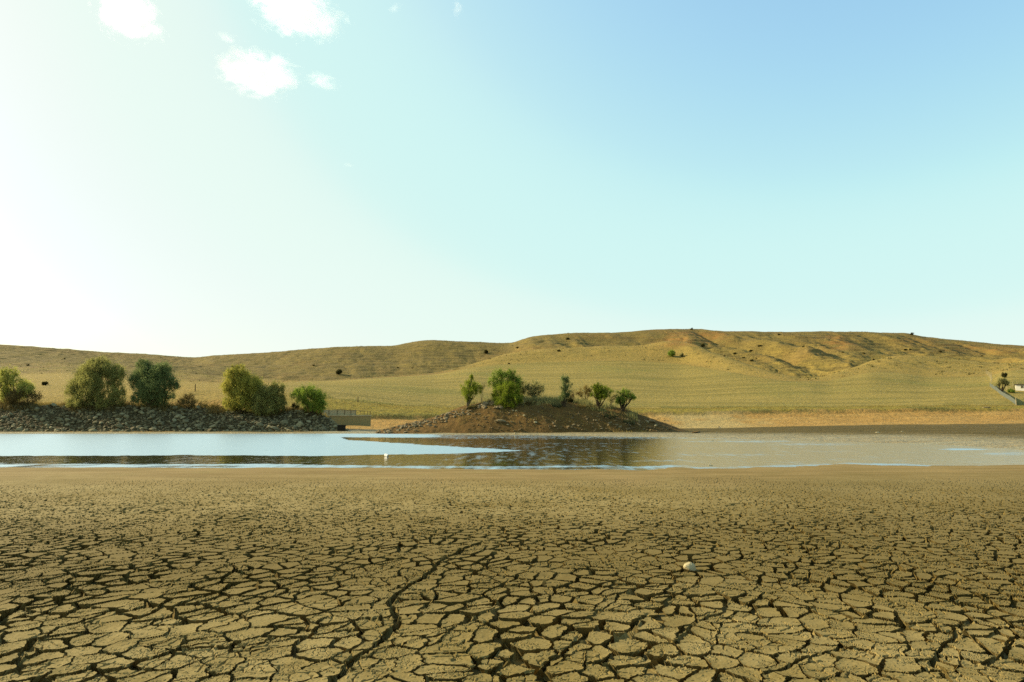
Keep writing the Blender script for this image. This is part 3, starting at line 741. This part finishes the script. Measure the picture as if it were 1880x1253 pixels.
def leaves(centers, radii, counts, size, aspect, r, up=0.6, jitter=1.0):
    """leaf quads clumped round the given centres"""
    P = []
    for c, rad, n in zip(centers, radii, counts):
        d = r.normal(size=(n, 3)); d /= np.linalg.norm(d, axis=1)[:, None] + 1e-6
        rr = np.abs(r.normal(size=n)) * .55 + .25 * r.random(n)
        P.append(np.array(c)[None] + d * rr[:, None] * np.array(rad)[None] * jitter)
    P = np.concatenate(P); n = len(P)
    ax = r.normal(size=(n, 3)) + np.array([0, 0, up * 2.0]); ax /= np.linalg.norm(ax, axis=1)[:, None]
    t = r.normal(size=(n, 3)); b = np.cross(ax, t); b /= np.linalg.norm(b, axis=1)[:, None] + 1e-6
    L = size * (0.6 + 0.8 * r.random(n))[:, None]; wd = L * aspect
    fold = np.cross(ax, b) * wd * 0.25
    V = np.stack([P - ax * L * .5, P + b * wd * .5 + fold, P + ax * L * .5, P - b * wd * .5 + fold], 1).reshape(-1, 3)
    F = np.arange(4 * n).reshape(-1, 4)
    return P, V, F

LEAFM = {}
def leafmat(key):
    if key not in LEAFM:
        a, b, tr = {
            'olive': (C(86, 86, 44), C(140, 136, 76), .35), 'dark': (C(62, 74, 42), C(108, 116, 70), .30), 'yellowish': (C(104, 102, 42), C(154, 146, 68), .35),
            'bright': (C(96, 114, 34), C(164, 174, 58), .4), 'mid': (C(70, 86, 32), C(126, 138, 56), .35), 'grey': (C(92, 88, 52), C(136, 130, 80), .3),
            'brown': (C(88, 76, 44), C(134, 116, 68), .25), 'straw': (C(134, 114, 60), C(186, 162, 92), .3), 'feather': (C(110, 112, 50), C(168, 164, 84), .4),
            'scrub': (C(66, 66, 36), C(104, 98, 52), .2), 'teal': (C(84, 92, 60), C(120, 124, 84), .2)}[key]
        g = {'scrub': 1.0, 'teal': 1.0, 'bright': 1.35, 'straw': 1.4, 'brown': 1.5}.get(key, 2.75)
        LEAFM[key] = mat_leaf("leaf_" + key, tuple(v * g for v in a[:3]) + (1,), tuple(v * g for v in b[:3]) + (1,), tr + .14)
    return LEAFM[key]

def make_tree(name, label, cat, base_px, lobes, key, dens=1.0, leaf=0.22, stems=5, Y=None, bark=None, group=None, sr=0.06, aspect=.38, trunkname="trunk", up=.6, gap=0.55):
    """base_px on the photo, lobes (px, py, rx, ry) in photo pixels at the tree's own distance"""
    seed = int(base_px[0] * 31 + base_px[1] * 7); r = random.Random(seed); nr = np.random.default_rng(seed)
    if Y is None: bx, by, bz = hit(base_px[0], base_px[1], 86)
    else:
        b = at(base_px[0], base_px[1], Y); bx, by = b.x, b.y; bz = float(ground(np.array([bx]), np.array([by]))[0])
    root = empty(name, (bx, by, bz)); tag(root, label, cat, group)
    sc = by / FPX; B = Vector((bx, by, bz))
    TV, TF = [], []; cen, rad, cnt = [], [], []
    for li, (px, py, rx, ry) in enumerate(lobes):
        c = at(px, py, by) - B; c.y = r.uniform(-.5, .5) * rx * sc
        RX, RZ = rx * sc, ry * sc
        K = min(max(16, int(26 * gap * (RX * RZ) / 0.6)), 90)
        ends = []
        for k in range(K):
            d = Vector((r.gauss(0, 1), r.gauss(0, 1), r.gauss(0, 1))).normalized() * (r.random() ** .42)
            q = c + Vector((d.x * RX, d.y * RX * .85, d.z * RZ)) * .88
            cr = r.uniform(.22, .44) * min(RX, RZ) * .9 + .10
            cen.append(q); rad.append((cr * 1.0, cr, cr * 1.25)); cnt.append(int(dens * 95 * r.uniform(.5, 1.4) * (cr / .55) ** 1.5 * (.22 / leaf) ** 1.6) + 4); ends.append(q)
        for k in range(stems if li < 3 else max(1, stems - 2)):
            a = Vector((r.gauss(0, .10), r.gauss(0, .10), -.15)); e = r.choice(ends)
            m = a.lerp(c, .55) + Vector((r.gauss(0, .15) * RX, r.gauss(0, .15) * RX, 0))
            p1 = limb(a, m, .10, r, 4); p2 = limb(m, e, .12, r, 3)
            tube(TV, TF, p1 + p2[1:], sr * r.uniform(.7, 1.2), sr * .22)
            for _ in range(3):
                tube(TV, TF, limb(p2[1], r.choice(ends), .15, r, 3), sr * .35, sr * .1, 4)
        for e in ends[::2]:
            tube(TV, TF, [c.lerp(e, .25), e, e + Vector((r.gauss(0, .12), r.gauss(0, .12), r.uniform(.05, .35)))], sr * .25, sr * .07, 4)
    sz = leaf * (.72 if leaf < .3 else 1); cnt = [int(c_n * (1.15 if leaf < .3 else 1)) for c_n in cnt]
    P, V, F = leaves(cen, rad, cnt, sz, aspect, nr, up)
    tint = np.clip(.5 + .9 * (vnoise(P[:, 0] * 1.1 + seed, P[:, 2] * 1.3 + P[:, 1], 3) - .5) + nr.normal(size=len(P)) * .22, 0, 1)
    mesh_from("crown", V, F, leafmat(key), root, smooth=False, attrs={"tint": np.repeat(tint, 4)})
    mesh_from(trunkname, np.array(TV), np.array(TF), bark or M_BARK, root)
    return root

T = make_tree
# left bank
T("willow", "pale feathery willow at the left edge with brown shrub at its foot", "tree", (22, 748), [(20, 692, 20, 16), (5, 715, 18, 20), (38, 708, 18, 16), (28, 684, 9, 10), (-8, 700, 16, 18), (14, 730, 24, 14), (50, 716, 18, 14)], 'feather', .75, .26, 5, Y=111.5, up=1.2)
T("shrub", "dry brown leafless shrub below the pale feathery willow", "shrub", (45, 748), [(38, 728, 20, 14), (58, 728, 16, 12), (22, 734, 14, 10)], 'brown', .8, .2, 6, Y=111, sr=.03, trunkname="stems", up=1.0)
T("willow", "broad olive willow, tallest on the rocky bank, with visible stems", "tree", (172, 758), [(178, 676, 32, 22), (150, 692, 24, 22), (208, 690, 20, 24), (134, 716, 19, 22), (172, 712, 32, 26), (212, 722, 18, 16), (150, 738, 24, 13), (182, 664, 18, 10), (192, 736, 26, 16), (222, 736, 10, 10), (132, 738, 14, 12)], 'olive', .95, .25, 5, Y=111, up=.9)
T("willow", "dark green round willow right of the tallest willow", "tree", (274, 760), [(268, 682, 24, 20), (302, 684, 22, 20), (314, 704, 15, 18), (256, 702, 19, 20), (284, 712, 30, 24), (276, 736, 22, 14), (262, 668, 14, 10), (298, 728, 22, 14), (282, 690, 22, 20), (258, 730, 18, 16), (290, 745, 22, 10)], 'dark', 1.05, .25, 5, Y=111, up=.8)
T("shrub", "reddish brown dry shrub right of the dark round willow", "shrub", (345, 754), [(344, 733, 15, 13), (332, 740, 12, 9), (358, 742, 12, 8)], 'brown', .7, .2, 7, Y=111.5, sr=.03, trunkname="stems", up=1.2)
T("willow", "tall rounded yellow green willow in the middle of the bank", "tree", (440, 762), [(438, 690, 26, 18), (424, 712, 18, 20), (462, 712, 26, 24), (440, 734, 26, 20), (466, 742, 24, 17), (440, 676, 14, 7), (424, 742, 18, 14), (450, 715, 30, 24)], 'yellowish', 1.1, .25, 5, Y=110.5, up=.9)
T("willow", "lower yellowish willow leaning against the tall rounded one", "tree", (500, 768), [(508, 714, 17, 15), (492, 724, 22, 20), (508, 738, 20, 18), (490, 750, 26, 14), (478, 735, 20, 20)], 'olive', 1.1, .25, 5, Y=110, up=.9)
T("willow", "small dense dome shaped green willow at the right end of the bank", "tree", (574, 764), [(566, 722, 24, 15), (582, 730, 17, 16), (572, 744, 22, 14), (548, 724, 15, 11), (580, 752, 17, 9), (588, 742, 12, 14), (556, 736, 16, 10)], 'mid', 1.25, .23, 4, Y=109.5, up=.7)
T("shrub", "dark crooked little shrub between willow and dome shaped willow", "shrub", (538, 752), [(540, 744, 6, 5), (545, 748, 5, 4)], 'scrub', .8, .18, 4, Y=111.5, sr=.03, trunkname="stems")
for px, py, rx, ry, key, lb in [(92, 746, 18, 7, 'brown', "low brown weeds between feathery willow and tallest willow"), (120, 752, 12, 7, 'brown', "reddish weeds at the left foot of the tallest willow"),
                                (236, 748, 14, 8, 'straw', "straw coloured weeds between tallest and dark round willow"), (318, 750, 12, 7, 'straw', "straw coloured weeds at the right foot of the dark round willow"),
                                (385, 744, 20, 8, 'straw', "wide patch of straw weeds left of the tall rounded willow"), (402, 748, 14, 7, 'brown', "dark brown weeds at the left foot of the tall rounded willow"),
                                (535, 758, 10, 6, 'brown', "brown weeds at the left foot of the dome shaped willow")]:
    T("shrub", lb, "shrub", (px, py + ry), [(px - rx * .4, py, rx * .6, ry), (px + rx * .4, py + 1, rx * .6, ry * .9)], key, .7, .2, 6, Y=112, sr=.02, trunkname="stems", up=1.3)
# island
T("willow", "bright green feathery young willow at the island's left end", "tree", (859, 746), [(864, 704, 10, 13), (854, 714, 12, 12), (874, 715, 12, 12), (862, 722, 15, 11), (866, 693, 4, 6), (860, 732, 9, 7)], 'bright', 1.0, .2, 5, bark=M_TWIG, sr=.045, up=1.2)
T("shrub", "thin grey green shrub between young willow and big island bush", "shrub", (884, 738), [(882, 714, 7, 9), (886, 710, 5, 6)], 'grey', .7, .16, 5, bark=M_TWIG, sr=.03, trunkname="stems")
T("willow", "tall olive willow at the back of the island's big clump", "tree", (930, 744), [(916, 690, 19, 13), (938, 690, 14, 13), (907, 702, 13, 12), (946, 704, 14, 14), (925, 706, 22, 14)], 'mid', 1.0, .22, 4, Y=103, up=.7)
T("willow", "bright green bush in front of the island's big clump", "tree", (938, 754), [(932, 712, 22, 12), (922, 724, 22, 13), (944, 722, 16, 14), (930, 738, 27, 13), (908, 728, 11, 12), (950, 732, 12, 12), (928, 746, 22, 8)], 'bright', 1.05, .21, 5, Y=99.5, up=.6)
T("willow", "dull olive willow peeking out right of the island's big clump", "tree", (958, 740), [(958, 708, 12, 14), (954, 720, 12, 10)], 'olive', .9, .21, 4, Y=104.5, up=.7)
T("willow", "grey green round twiggy tree right of the big island clump", "tree", (980, 737), [(980, 708, 16, 11), (971, 717, 13, 11), (991, 717, 11, 12), (980, 724, 14, 10)], 'grey', .85, .19, 4, Y=103.5, sr=.05, up=.8)
T("poplar", "narrow upright dark green tree in the middle of the island", "tree", (1035, 747), [(1038, 696, 9, 9), (1041, 708, 12, 9), (1037, 718, 12, 11), (1032, 729, 8, 9), (1042, 726, 7, 7)], 'dark', 1.25, .2, 3, sr=.07, up=.7)
T("shrub", "pale brown twiggy shrub right of the narrow dark tree", "shrub", (1054, 738), [(1054, 724, 9, 10), (1048, 730, 6, 7)], 'brown', .35, .15, 8, Y=103.5, bark=M_TWIG, sr=.025, trunkname="stems", up=1.2)
T("shrub", "dry yellow brown bush between narrow dark tree and bright tree", "shrub", (1075, 740), [(1074, 717, 11, 11), (1066, 722, 7, 8), (1082, 722, 7, 9)], 'straw', .7, .17, 5, Y=103.5, sr=.03, trunkname="stems", up=1.0)
T("willow", "bright green spreading tree with forked dark trunk on the island", "tree", (1099, 752), [(1096, 709, 12, 8), (1106, 717, 18, 11), (1092, 724, 9, 9), (1108, 729, 14, 8), (1116, 721, 9, 8), (1103, 727, 14, 8), (1098, 716, 12, 10)], 'bright', 1.1, .2, 5, sr=.055, up=.6)
T("shrub", "thin grey shrub behind and right of the forked bright tree", "shrub", (1120, 746), [(1122, 732, 9, 9), (1130, 728, 7, 8)], 'grey', .55, .16, 6, Y=104, bark=M_TWIG, sr=.025, trunkname="stems", up=1.0)
T("willow", "dark green tree leaning right at the island's right end", "tree", (1143, 755), [(1146, 720, 14, 9), (1159, 728, 12, 8), (1140, 737, 10, 8), (1142, 730, 12, 9), (1164, 729, 6, 5), (1152, 724, 14, 9), (1136, 736, 7, 7)], 'mid', 1.1, .2, 6, sr=.055, up=.5)
for px, py, rx, ry, key, lb in [(868, 748, 14, 4, 'scrub', "low dark scrub at the foot of the young island willow"), (1022, 745, 10, 5, 'teal', "low grey green scrub left of the narrow dark tree"),
                                (1120, 764, 14, 5, 'teal', "low grey green scrub under the rightmost island trees"), (1154, 774, 12, 5, 'teal', "low grey green scrub among pale stones on the island's right"),
                                (1048, 735, 7, 4, 'scrub', "small black green scrub right of the narrow dark tree's trunk"), (975, 740, 12, 4, 'brown', "dead brown weeds under the grey round island tree"), (1075, 745, 18, 3, 'straw', "yellow weeds below the dry bush on the island")]:
    T("shrub", lb, "shrub", (px, py + ry), [(px - rx * .4, py, rx * .6, ry), (px + rx * .4, py + 1, rx * .6, ry * .9)], key, .9, .16, 4, sr=.02, trunkname="stems", up=.8)

# scattered hill bushes
HB = [(1233, 655, 7, 6, 'mid', "green bush standing alone on the yellow rise of the front hill"), (1252, 656, 4, 4, 'grey', "small faint bush right of the lone green hill bush"),
      (622, 688, 6, 5, 'scrub', "lone dark bush on the left hillside above the dome shaped willow"), (1270, 606, 2.4, 2, 'scrub', "small bush on the skyline above the orange slide"),
      (1675, 616, 3.2, 2.6, 'scrub', "black bush on the skyline where the plateau ends"), (84, 708, 5, 4, 'scrub', "small dark bush in the yellow field at the left"),
      (1291, 638, 3.5, 3.5, 'scrub', "dark bush at the foot of the orange slide"), (893, 650, 4, 4, 'scrub', "small dark bush in the saddle left of the plateau"),
      (1844, 694, 5, 5, 'scrub', "dark bush on the slope above the roadside tree"), (1857, 722, 7, 4, 'mid', "green bush below the white hut")]
for px, py, rx, ry, key, lb in HB:
    T("bush", lb, "bush", (px, py), [(px, py - ry, rx, ry), (px - rx * .4, py - ry * .8, rx * .7, ry * .7)], key, .75, .45, 3, sr=.05, trunkname="stems")
OTH = [(1042, 624), (950, 640), (1026, 646), (1349, 651), (1378, 646), (1380, 664), (1365, 658), (1430, 616), (1475, 638), (1547, 648), (1395, 637), (934, 669), (1585, 650), (1603, 662), (1662, 644), (1671, 643), (1725, 647),
       (1803, 655), (730, 676), (757, 677), (1388, 660), (50, 672), (118, 660), (420, 690), (575, 672), (1330, 655)]
for px, py in OTH:
    k = random.uniform(.45, .9)
    T("bush", "small dark scrub bush dotted on the dry upper hillside", "bush", (px, py), [(px, py - 2 * k, 4.5 * k, 2.4 * k), (px + 2 * k, py - 2 * k, 3 * k, 1.8 * k)], 'scrub', .8, .45, 2, group="scrub bushes on the hillside", sr=.04, trunkname="stems")
T("tree", "bare round grey tree with a dark trunk beside the field fence", "tree", (1839, 722), [(1839, 700, 9, 7), (1834, 705, 6, 5), (1845, 704, 6, 5)], 'grey', .8, .3, 4, sr=.13)

# grass and scrub as ground cover
def cover(name, pts, hmin, hmax, key, blades, spread, wid=.05, seed=1):
    r = np.random.default_rng(seed); V = []; T_ = []
    pts = np.array(pts, float); n = len(pts) * blades
    base = np.repeat(pts, blades, 0) + np.concatenate([r.normal(size=(n, 2)) * spread, np.zeros((n, 1))], 1)
    base[:, 2] = ground(base[:, 0], base[:, 1]) - .03
    h = hmin + (hmax - hmin) * r.random(n); lean = r.normal(size=(n, 2)) * .35
    tip = base + np.stack([lean[:, 0] * h, lean[:, 1] * h, h], 1)
    a = r.random(n) * 6.28; w = np.stack([np.cos(a), np.sin(a) * .4, np.zeros(n)], 1) * wid * (.6 + .8 * r.random(n))[:, None]
    Vv = np.stack([base - w, base + w, tip + w * .3, tip - w * .3], 1).reshape(-1, 3)
    o = mesh_from(name, Vv, np.arange(4 * n).reshape(-1, 4), leafmat(key), smooth=False, attrs={"tint": np.repeat(r.random(n), 4)})
    tag(o, kind="stuff"); return o
def line_pts(A, pa, pb, n, dy, seed):
    r = random.Random(seed); out = []
    for _ in range(n):
        u = float(us(r.uniform(pa, pb), 760)[0]); y = float(ui(A, u)) + r.gauss(0, dy); out.append((u * y, y, 0))
    return out


cover("strip_grass", [p for p in line_pts((BANK[0] + FLOW[0]) / 2, 590, 1950, 1300, 5, 3)], .08, .28, 'straw', 8, .5, .05, 3)
cover("dry_grass", [(float(us(x, 740)[0]) * y, y, 0) for x, y in [(random.uniform(-60, 600), random.uniform(111, 119)) for _ in range(900)]], .25, .8, 'straw', 10, .3, .04, 4)
def clumped(pts, sc, thr, seed):
    a = np.array(pts); k = vnoise(a[:, 0] / sc, a[:, 1] / sc, seed) > thr
    return a[k]
def hillpts(n, seed):
    r = random.Random(seed); out = []
    for _ in range(n):
        u = r.uniform(-.8, .8); a = float(ui(FTOP[0], u)); b = float(ui(SKYL[0], u)); y = r.uniform(a + 5, b - 5); out.append((u * y, y, 0))
    return out
cover("bank_grass", clumped(line_pts(BANK[0], 640, 1950, 1500, .6, 1), 5, .55, 5), .08, .32, 'grey', 8, .35, .06, 1)
cover("field_edge_grass", clumped(line_pts(FLOW[0], 590, 1950, 1900, 1.4, 2), 5, .5, 6), .1, .36, 'grey', 8, .4, .06, 2)
cover("crest_weeds", clumped([(float(us(x, 740)[0]) * y, y, 0) for x, y in [(random.uniform(-60, 590), random.uniform(109.8, 112.5)) for _ in range(900)]], 2.5, .42, 7), .3, 1.0, 'brown', 12, .3, .035, 8)
cover("hill_tussocks", hillpts(5200, 5), .15, .55, 'grey', 6, .8, .16, 5)
cover("hill_scrub", hillpts(1500, 6), .2, .7, 'scrub', 7, .6, .16, 6)
cover("island_brush", clumped([(float(us(x, 745)[0]) * y, y, 0) for x, y in [(random.uniform(862, 1168), random.uniform(99.5, 103.5)) for _ in range(700)]], 1.6, .5, 9), .2, .75, "grey", 10, .22, .03, 9)
cover("island_weeds", [(float(us(x, 760)[0]) * y, y, 0) for x, y in [(random.uniform(840, 1190), random.uniform(95, 104)) for _ in range(420)]], .08, .32, 'straw', 7, .25, .03, 7)

# ------------------------------------------------------------------ built things
def box(V, F, a, b):
    (x0, y0, z0), (x1, y1, z1) = a, b; k = len(V)
    V += [(x0, y0, z0), (x1, y0, z0), (x1, y1, z0), (x0, y1, z0), (x0, y0, z1), (x1, y0, z1), (x1, y1, z1), (x0, y1, z1)]
    F += [(k, k + 3, k + 2, k + 1), (k + 4, k + 5, k + 6, k + 7), (k, k + 1, k + 5, k + 4), (k + 1, k + 2, k + 6, k + 5), (k + 2, k + 3, k + 7, k + 6), (k + 3, k, k + 4, k + 7)]
def boxes(name, lst, mat, parent=None):
    V, F = [], []
    for a, b in lst: box(V, F, a, b)
    return mesh_from(name, V, F, mat, parent, smooth=False)

def spillway():
    Y0 = 124.0; A = at(584, 763, Y0); B = at(680, 766, Y0); zb = at(640, 775, Y0).z - 2.4
    root = empty("spillway_wall", (A.x, Y0, zb)); tag(root, "long low concrete wall with railing between the rocky bank and island", "wall")
    L = B.x - A.x; zt = at(640, 764.5, Y0).z - zb
    boxes("wall", [((0, 0, 0), (L, .5, zt))], M_CONC, root)
    boxes("coping", [((-.05, -.08, zt), (L + .05, .58, zt + .22))], M_CONCP, root)
    zr = at(600, 750, Y0).z - zb; ze = at(680, 756, Y0).z - zb
    ztop = lambda x: zr + (ze - zr) * x / L
    boxes("panel", [((0, .22, zt + .22), (L * .72, .27, zt + .24 + (zr - zt) * .62))], M_CONCP, root)
    for t in (0, .09, .2, .36, .5, .62, .72, .8, .88, .94, 1.0):
        x = t * L; boxes("railing_post", [((x - .035, .12, zt + .22), (x + .035, .19, ztop(x)))], M_RAIL, root)
    V, F = [], []
    tube(V, F, [(0, .16, ztop(0) + .02), (L * .5, .16, ztop(L * .5) + .02), (L, .16, ztop(L) + .02)], .03, .03, 6)
    mesh_from("handrail", V, F, M_RAIL, root)
    p = at(627, 792.5, 103.2); gz = float(ground(np.array([p.x]), np.array([103.2]))[0])
    o = boxes("stone_block", [((-.5, -.4, -.2), (.5, .4, .75)), ((-.58, -.46, .75), (.58, .46, .9)), ((-.3, -.43, .2), (.3, -.4, .55))], M_DARK); o.location = (p.x, 103.2, gz)
    tag(o, "dark square block at the right foot of the rocky bank", "block")
spillway()

def post(name, px, py, h, w, mat, parent, origin, Y=None):
    if Y: b = at(px, py, Y); x, y, z = b.x, b.y, float(ground(np.array([b.x]), np.array([b.y]))[0])
    else: x, y, z = hit(px, py, 150)
    V, F = [], []; x -= origin[0]; y -= origin[1]; z -= origin[2]
    tube(V, F, [(x, y, z - .3), (x + .02, y, z + h * .6), (x + .03, y, z + h)], w, w * .8, 6)
    return mesh_from(name, V, F, mat, parent), Vector((x, y, z))

def farm():
    # field fence going up the slope: grey mesh panels below, bare pale posts above
    o0 = hit(1866, 746, 150); root = empty("field_fence", o0); tag(root, "grey mesh fence running up the slope at the right edge of the field", "fence")
    prev = None; panel_v, panel_f = [], []
    for px, py in [(1866, 745), (1856, 737), (1846, 731), (1838, 726), (1830, 719), (1822, 714), (1818, 710)]:
        ob, p = post("fence_post", px, py, 1.7 if px < 1860 else 2.1, .09, M_POST if px > 1860 else M_MESHF, root, o0)
        if prev is not None:
            k = len(panel_v); panel_v += [(prev.x, prev.y, prev.z + .1), (p.x, p.y, p.z + .1), (p.x, p.y, p.z + 1.3), (prev.x, prev.y, prev.z + 1.3),
                                          (prev.x, prev.y + .06, prev.z + .1), (p.x, p.y + .06, p.z + .1), (p.x, p.y + .06, p.z + 1.3), (prev.x, prev.y + .06, prev.z + 1.3)]
            panel_f += [(k, k + 1, k + 2, k + 3), (k + 4, k + 7, k + 6, k + 5), (k + 3, k + 2, k + 6, k + 7), (k, k + 4, k + 5, k + 1), (k, k + 3, k + 7, k + 4), (k + 1, k + 5, k + 6, k + 2)]
        prev = p
    mesh_from("mesh_panel", panel_v, panel_f, M_MESHF, root, smooth=False)
    o1 = hit(1820, 702, 150); r2 = empty("post_fence", o1); tag(r2, "row of tall bare pale posts climbing above the grey mesh fence", "fence")
    tops = []
    for px, py, h in [(1820, 703, 3.0), (1821, 699, 3.0), (1818, 695, 2.4), (1816, 692, 2.2), (1813.5, 690, 2.0), (1811, 688, 2.2)]:
        ob, p = post("fence_post", px, py, h, .13, M_POST, r2, o1); tops.append(p + Vector((0, 0, h * .8)))
    V, F = [], []; tube(V, F, tops, .02, .02, 4); mesh_from("wire", V, F, M_RAIL, r2)
    o2 = hit(1832, 709, 150); r3 = empty("post_fence", o2); tag(r3, "sparse post and wire fence between the grey tree and white hut", "fence")
    tops = []
    for px, py in [(1832, 708), (1847, 710), (1849, 716), (1860, 709), (1868, 709)]:
        ob, p = post("fence_post", px, py, 1.5, .07, M_POST, r3, o2); tops.append(p + Vector((0, 0, 1.2)))
    tops.sort(key=lambda v: v.x); V, F = [], []; tube(V, F, tops, .025, .025, 4); mesh_from("wire", V, F, M_RAIL, r3)
    # hut
    x, y, z = hit(1865, 717.5, 150); k = y / FPX
    root = empty("hut", (x, y, z)); root.rotation_euler = (0, 0, -0.62); tag(root, "white flat roofed hut at the right edge of the photo", "hut")
    Wd, Dp, H = 34 * k, 4.5, 10.5 * k
    boxes("wall", [((0, 0, -.6), (Wd, Dp, H))], M_WALLW, root)
    boxes("roof", [((-.2, -.3, H), (Wd + .2, Dp + .2, H + .22))], M_ROOF, root)
    for fx in (7.5, 24):
        f = boxes("window", [((fx * k, -.04, H * .38), (fx * k + .75, .0, H * .38 + .9))], M_POST, root)
        boxes("pane", [((fx * k + .08, -.055, H * .38 + .08), (fx * k + .67, -.042, H * .38 + .82))], M_GLASS, f)
    boxes("door", [((15 * k, -.05, -.1), (15 * k + .85, 0, H * .78))], M_RAIL, root)
    o = place_rock("rubble_heap", STONEM[3], hit(1812, 749, 150), (.9, .5, .35), (0, 0, 0), "low rubble heap on the bank below the field fence", "rubble")
    # small stakes
    for px, py, h, lb in [(657, 738, 1.2, "dark short stake at the field edge above the concrete wall"), (358, 719, 1.6, "thin dark stake in the straw left of the tall rounded willow")]:
        x, y, z = hit(px, py, 120); V, F = [], []; tube(V, F, [(0, 0, -.3), (.02, 0, h * .5), (0, 0, h)], .11, .08, 6)
        o = mesh_from("stake", V, F, M_BARK); o.location = (x, y, z); tag(o, lb, "stake")
farm()

# ------------------------------------------------------------------ clouds (volumes far up)
def mat_cloud(dens, scale, thr, off):
    n = NT("cloud_vapour")
    tc = n.n("ShaderNodeTexCoord").outputs["Object"]
    mp = n.n("ShaderNodeMapping"); n.l(tc, mp.inputs[0]); mp.inputs["Location"].default_value = (off, off * .7, off * .3)
    nz = n.noise(mp.outputs[0], scale * 1.7, 9, 0.62, 0.9)
    ln = n.n("ShaderNodeVectorMath", operation='LENGTH'); n.l(tc, ln.inputs[0])
    fall = n.math('SUBTRACT', 1.0, ln.outputs["Value"])
    v = n.math('ADD', n.math('MULTIPLY', nz, 1.0), n.math('MULTIPLY', fall, .36))
    d = n.math('MULTIPLY', n.ramp(v, thr + .09, thr + .32), dens)
    pv = n.n("ShaderNodeVolumePrincipled"); pv.inputs["Color"].default_value = (1, 1, 1, 1); n.l(d, pv.inputs["Density"]); pv.inputs["Anisotropy"].default_value = .5
    n.l(pv.outputs[0], n.out.inputs["Volume"]); return n.m
def cloud(px, py, rx, ry, D, lb, dens, thr, off, rot=0.0, scale=1.5):
    u, s = us(px, py); c = Vector((float(u) * D, D, CAMH + float(s) * D)); k = c.length / FPX * .99
    bm = bmesh.new(); bmesh.ops.create_icosphere(bm, subdivisions=4, radius=1.0)
    V = np.array([v.co[:] for v in bm.verts]); dn = 1 + .22 * fbm(V[:, 0] * 2 + off, V[:, 2] * 2 + V[:, 1] * 1.3, 400, 3)
    for v, q in zip(bm.verts, dn): v.co *= float(q)
    me = bpy.data.meshes.new("cloud"); bm.to_mesh(me); bm.free(); me.materials.append(mat_cloud(dens, scale, thr, off))
    for p in me.polygons: p.use_smooth = True
    o = bpy.data.objects.new("cloud", me); COL.objects.link(o); o.location = c; rx *= 1.04; ry *= 1.0; o.scale = (rx * k, max(rx, ry) * k * .6, ry * k)
    o.rotation_euler = (0, rot, 0); tag(o, lb, "cloud"); return o
cloud(470, 135, 82, 46, 1500, "small puffy white cloud alone below the top clouds", .022, .50, 3.1, 0.15)
cloud(235, 28, 62, 46, 1550, "white cloud at the top left of the sky", .020, .52, 9.4, .5)
cloud(545, 18, 90, 52, 1500, "large white cloud cut by the top edge, right of the others", .020, .50, 15.2, .35)
cloud(840, 16, 14, 26, 1500, "tiny wispy cloud at the top, right of the large one", .012, .55, 21.7, .2)
cloud(725, 15, 20, 12, 1500, "faint short wisp between large cloud and tiny wispy cloud", .012, .56, 27.7, -.3)
cloud(415, 70, 24, 12, 1500, "faint small wisp above the small puffy cloud", .012, .55, 33.3, .4)
cloud(592, 150, 34, 18, 1500, "faint ragged wisp right of the small puffy cloud", .012, .50, 47.0, .3)
cloud(640, 303, 11, 6, 1500, "very small faint wisp low in the open sky", .012, .5, 41.0, 0)
S.cycles.volume_bounces = 12; S.cycles.use_denoising = False
S.cycles.max_bounces = 12; S.cycles.diffuse_bounces = 3; S.cycles.glossy_bounces = 3; S.cycles.transmission_bounces = 3
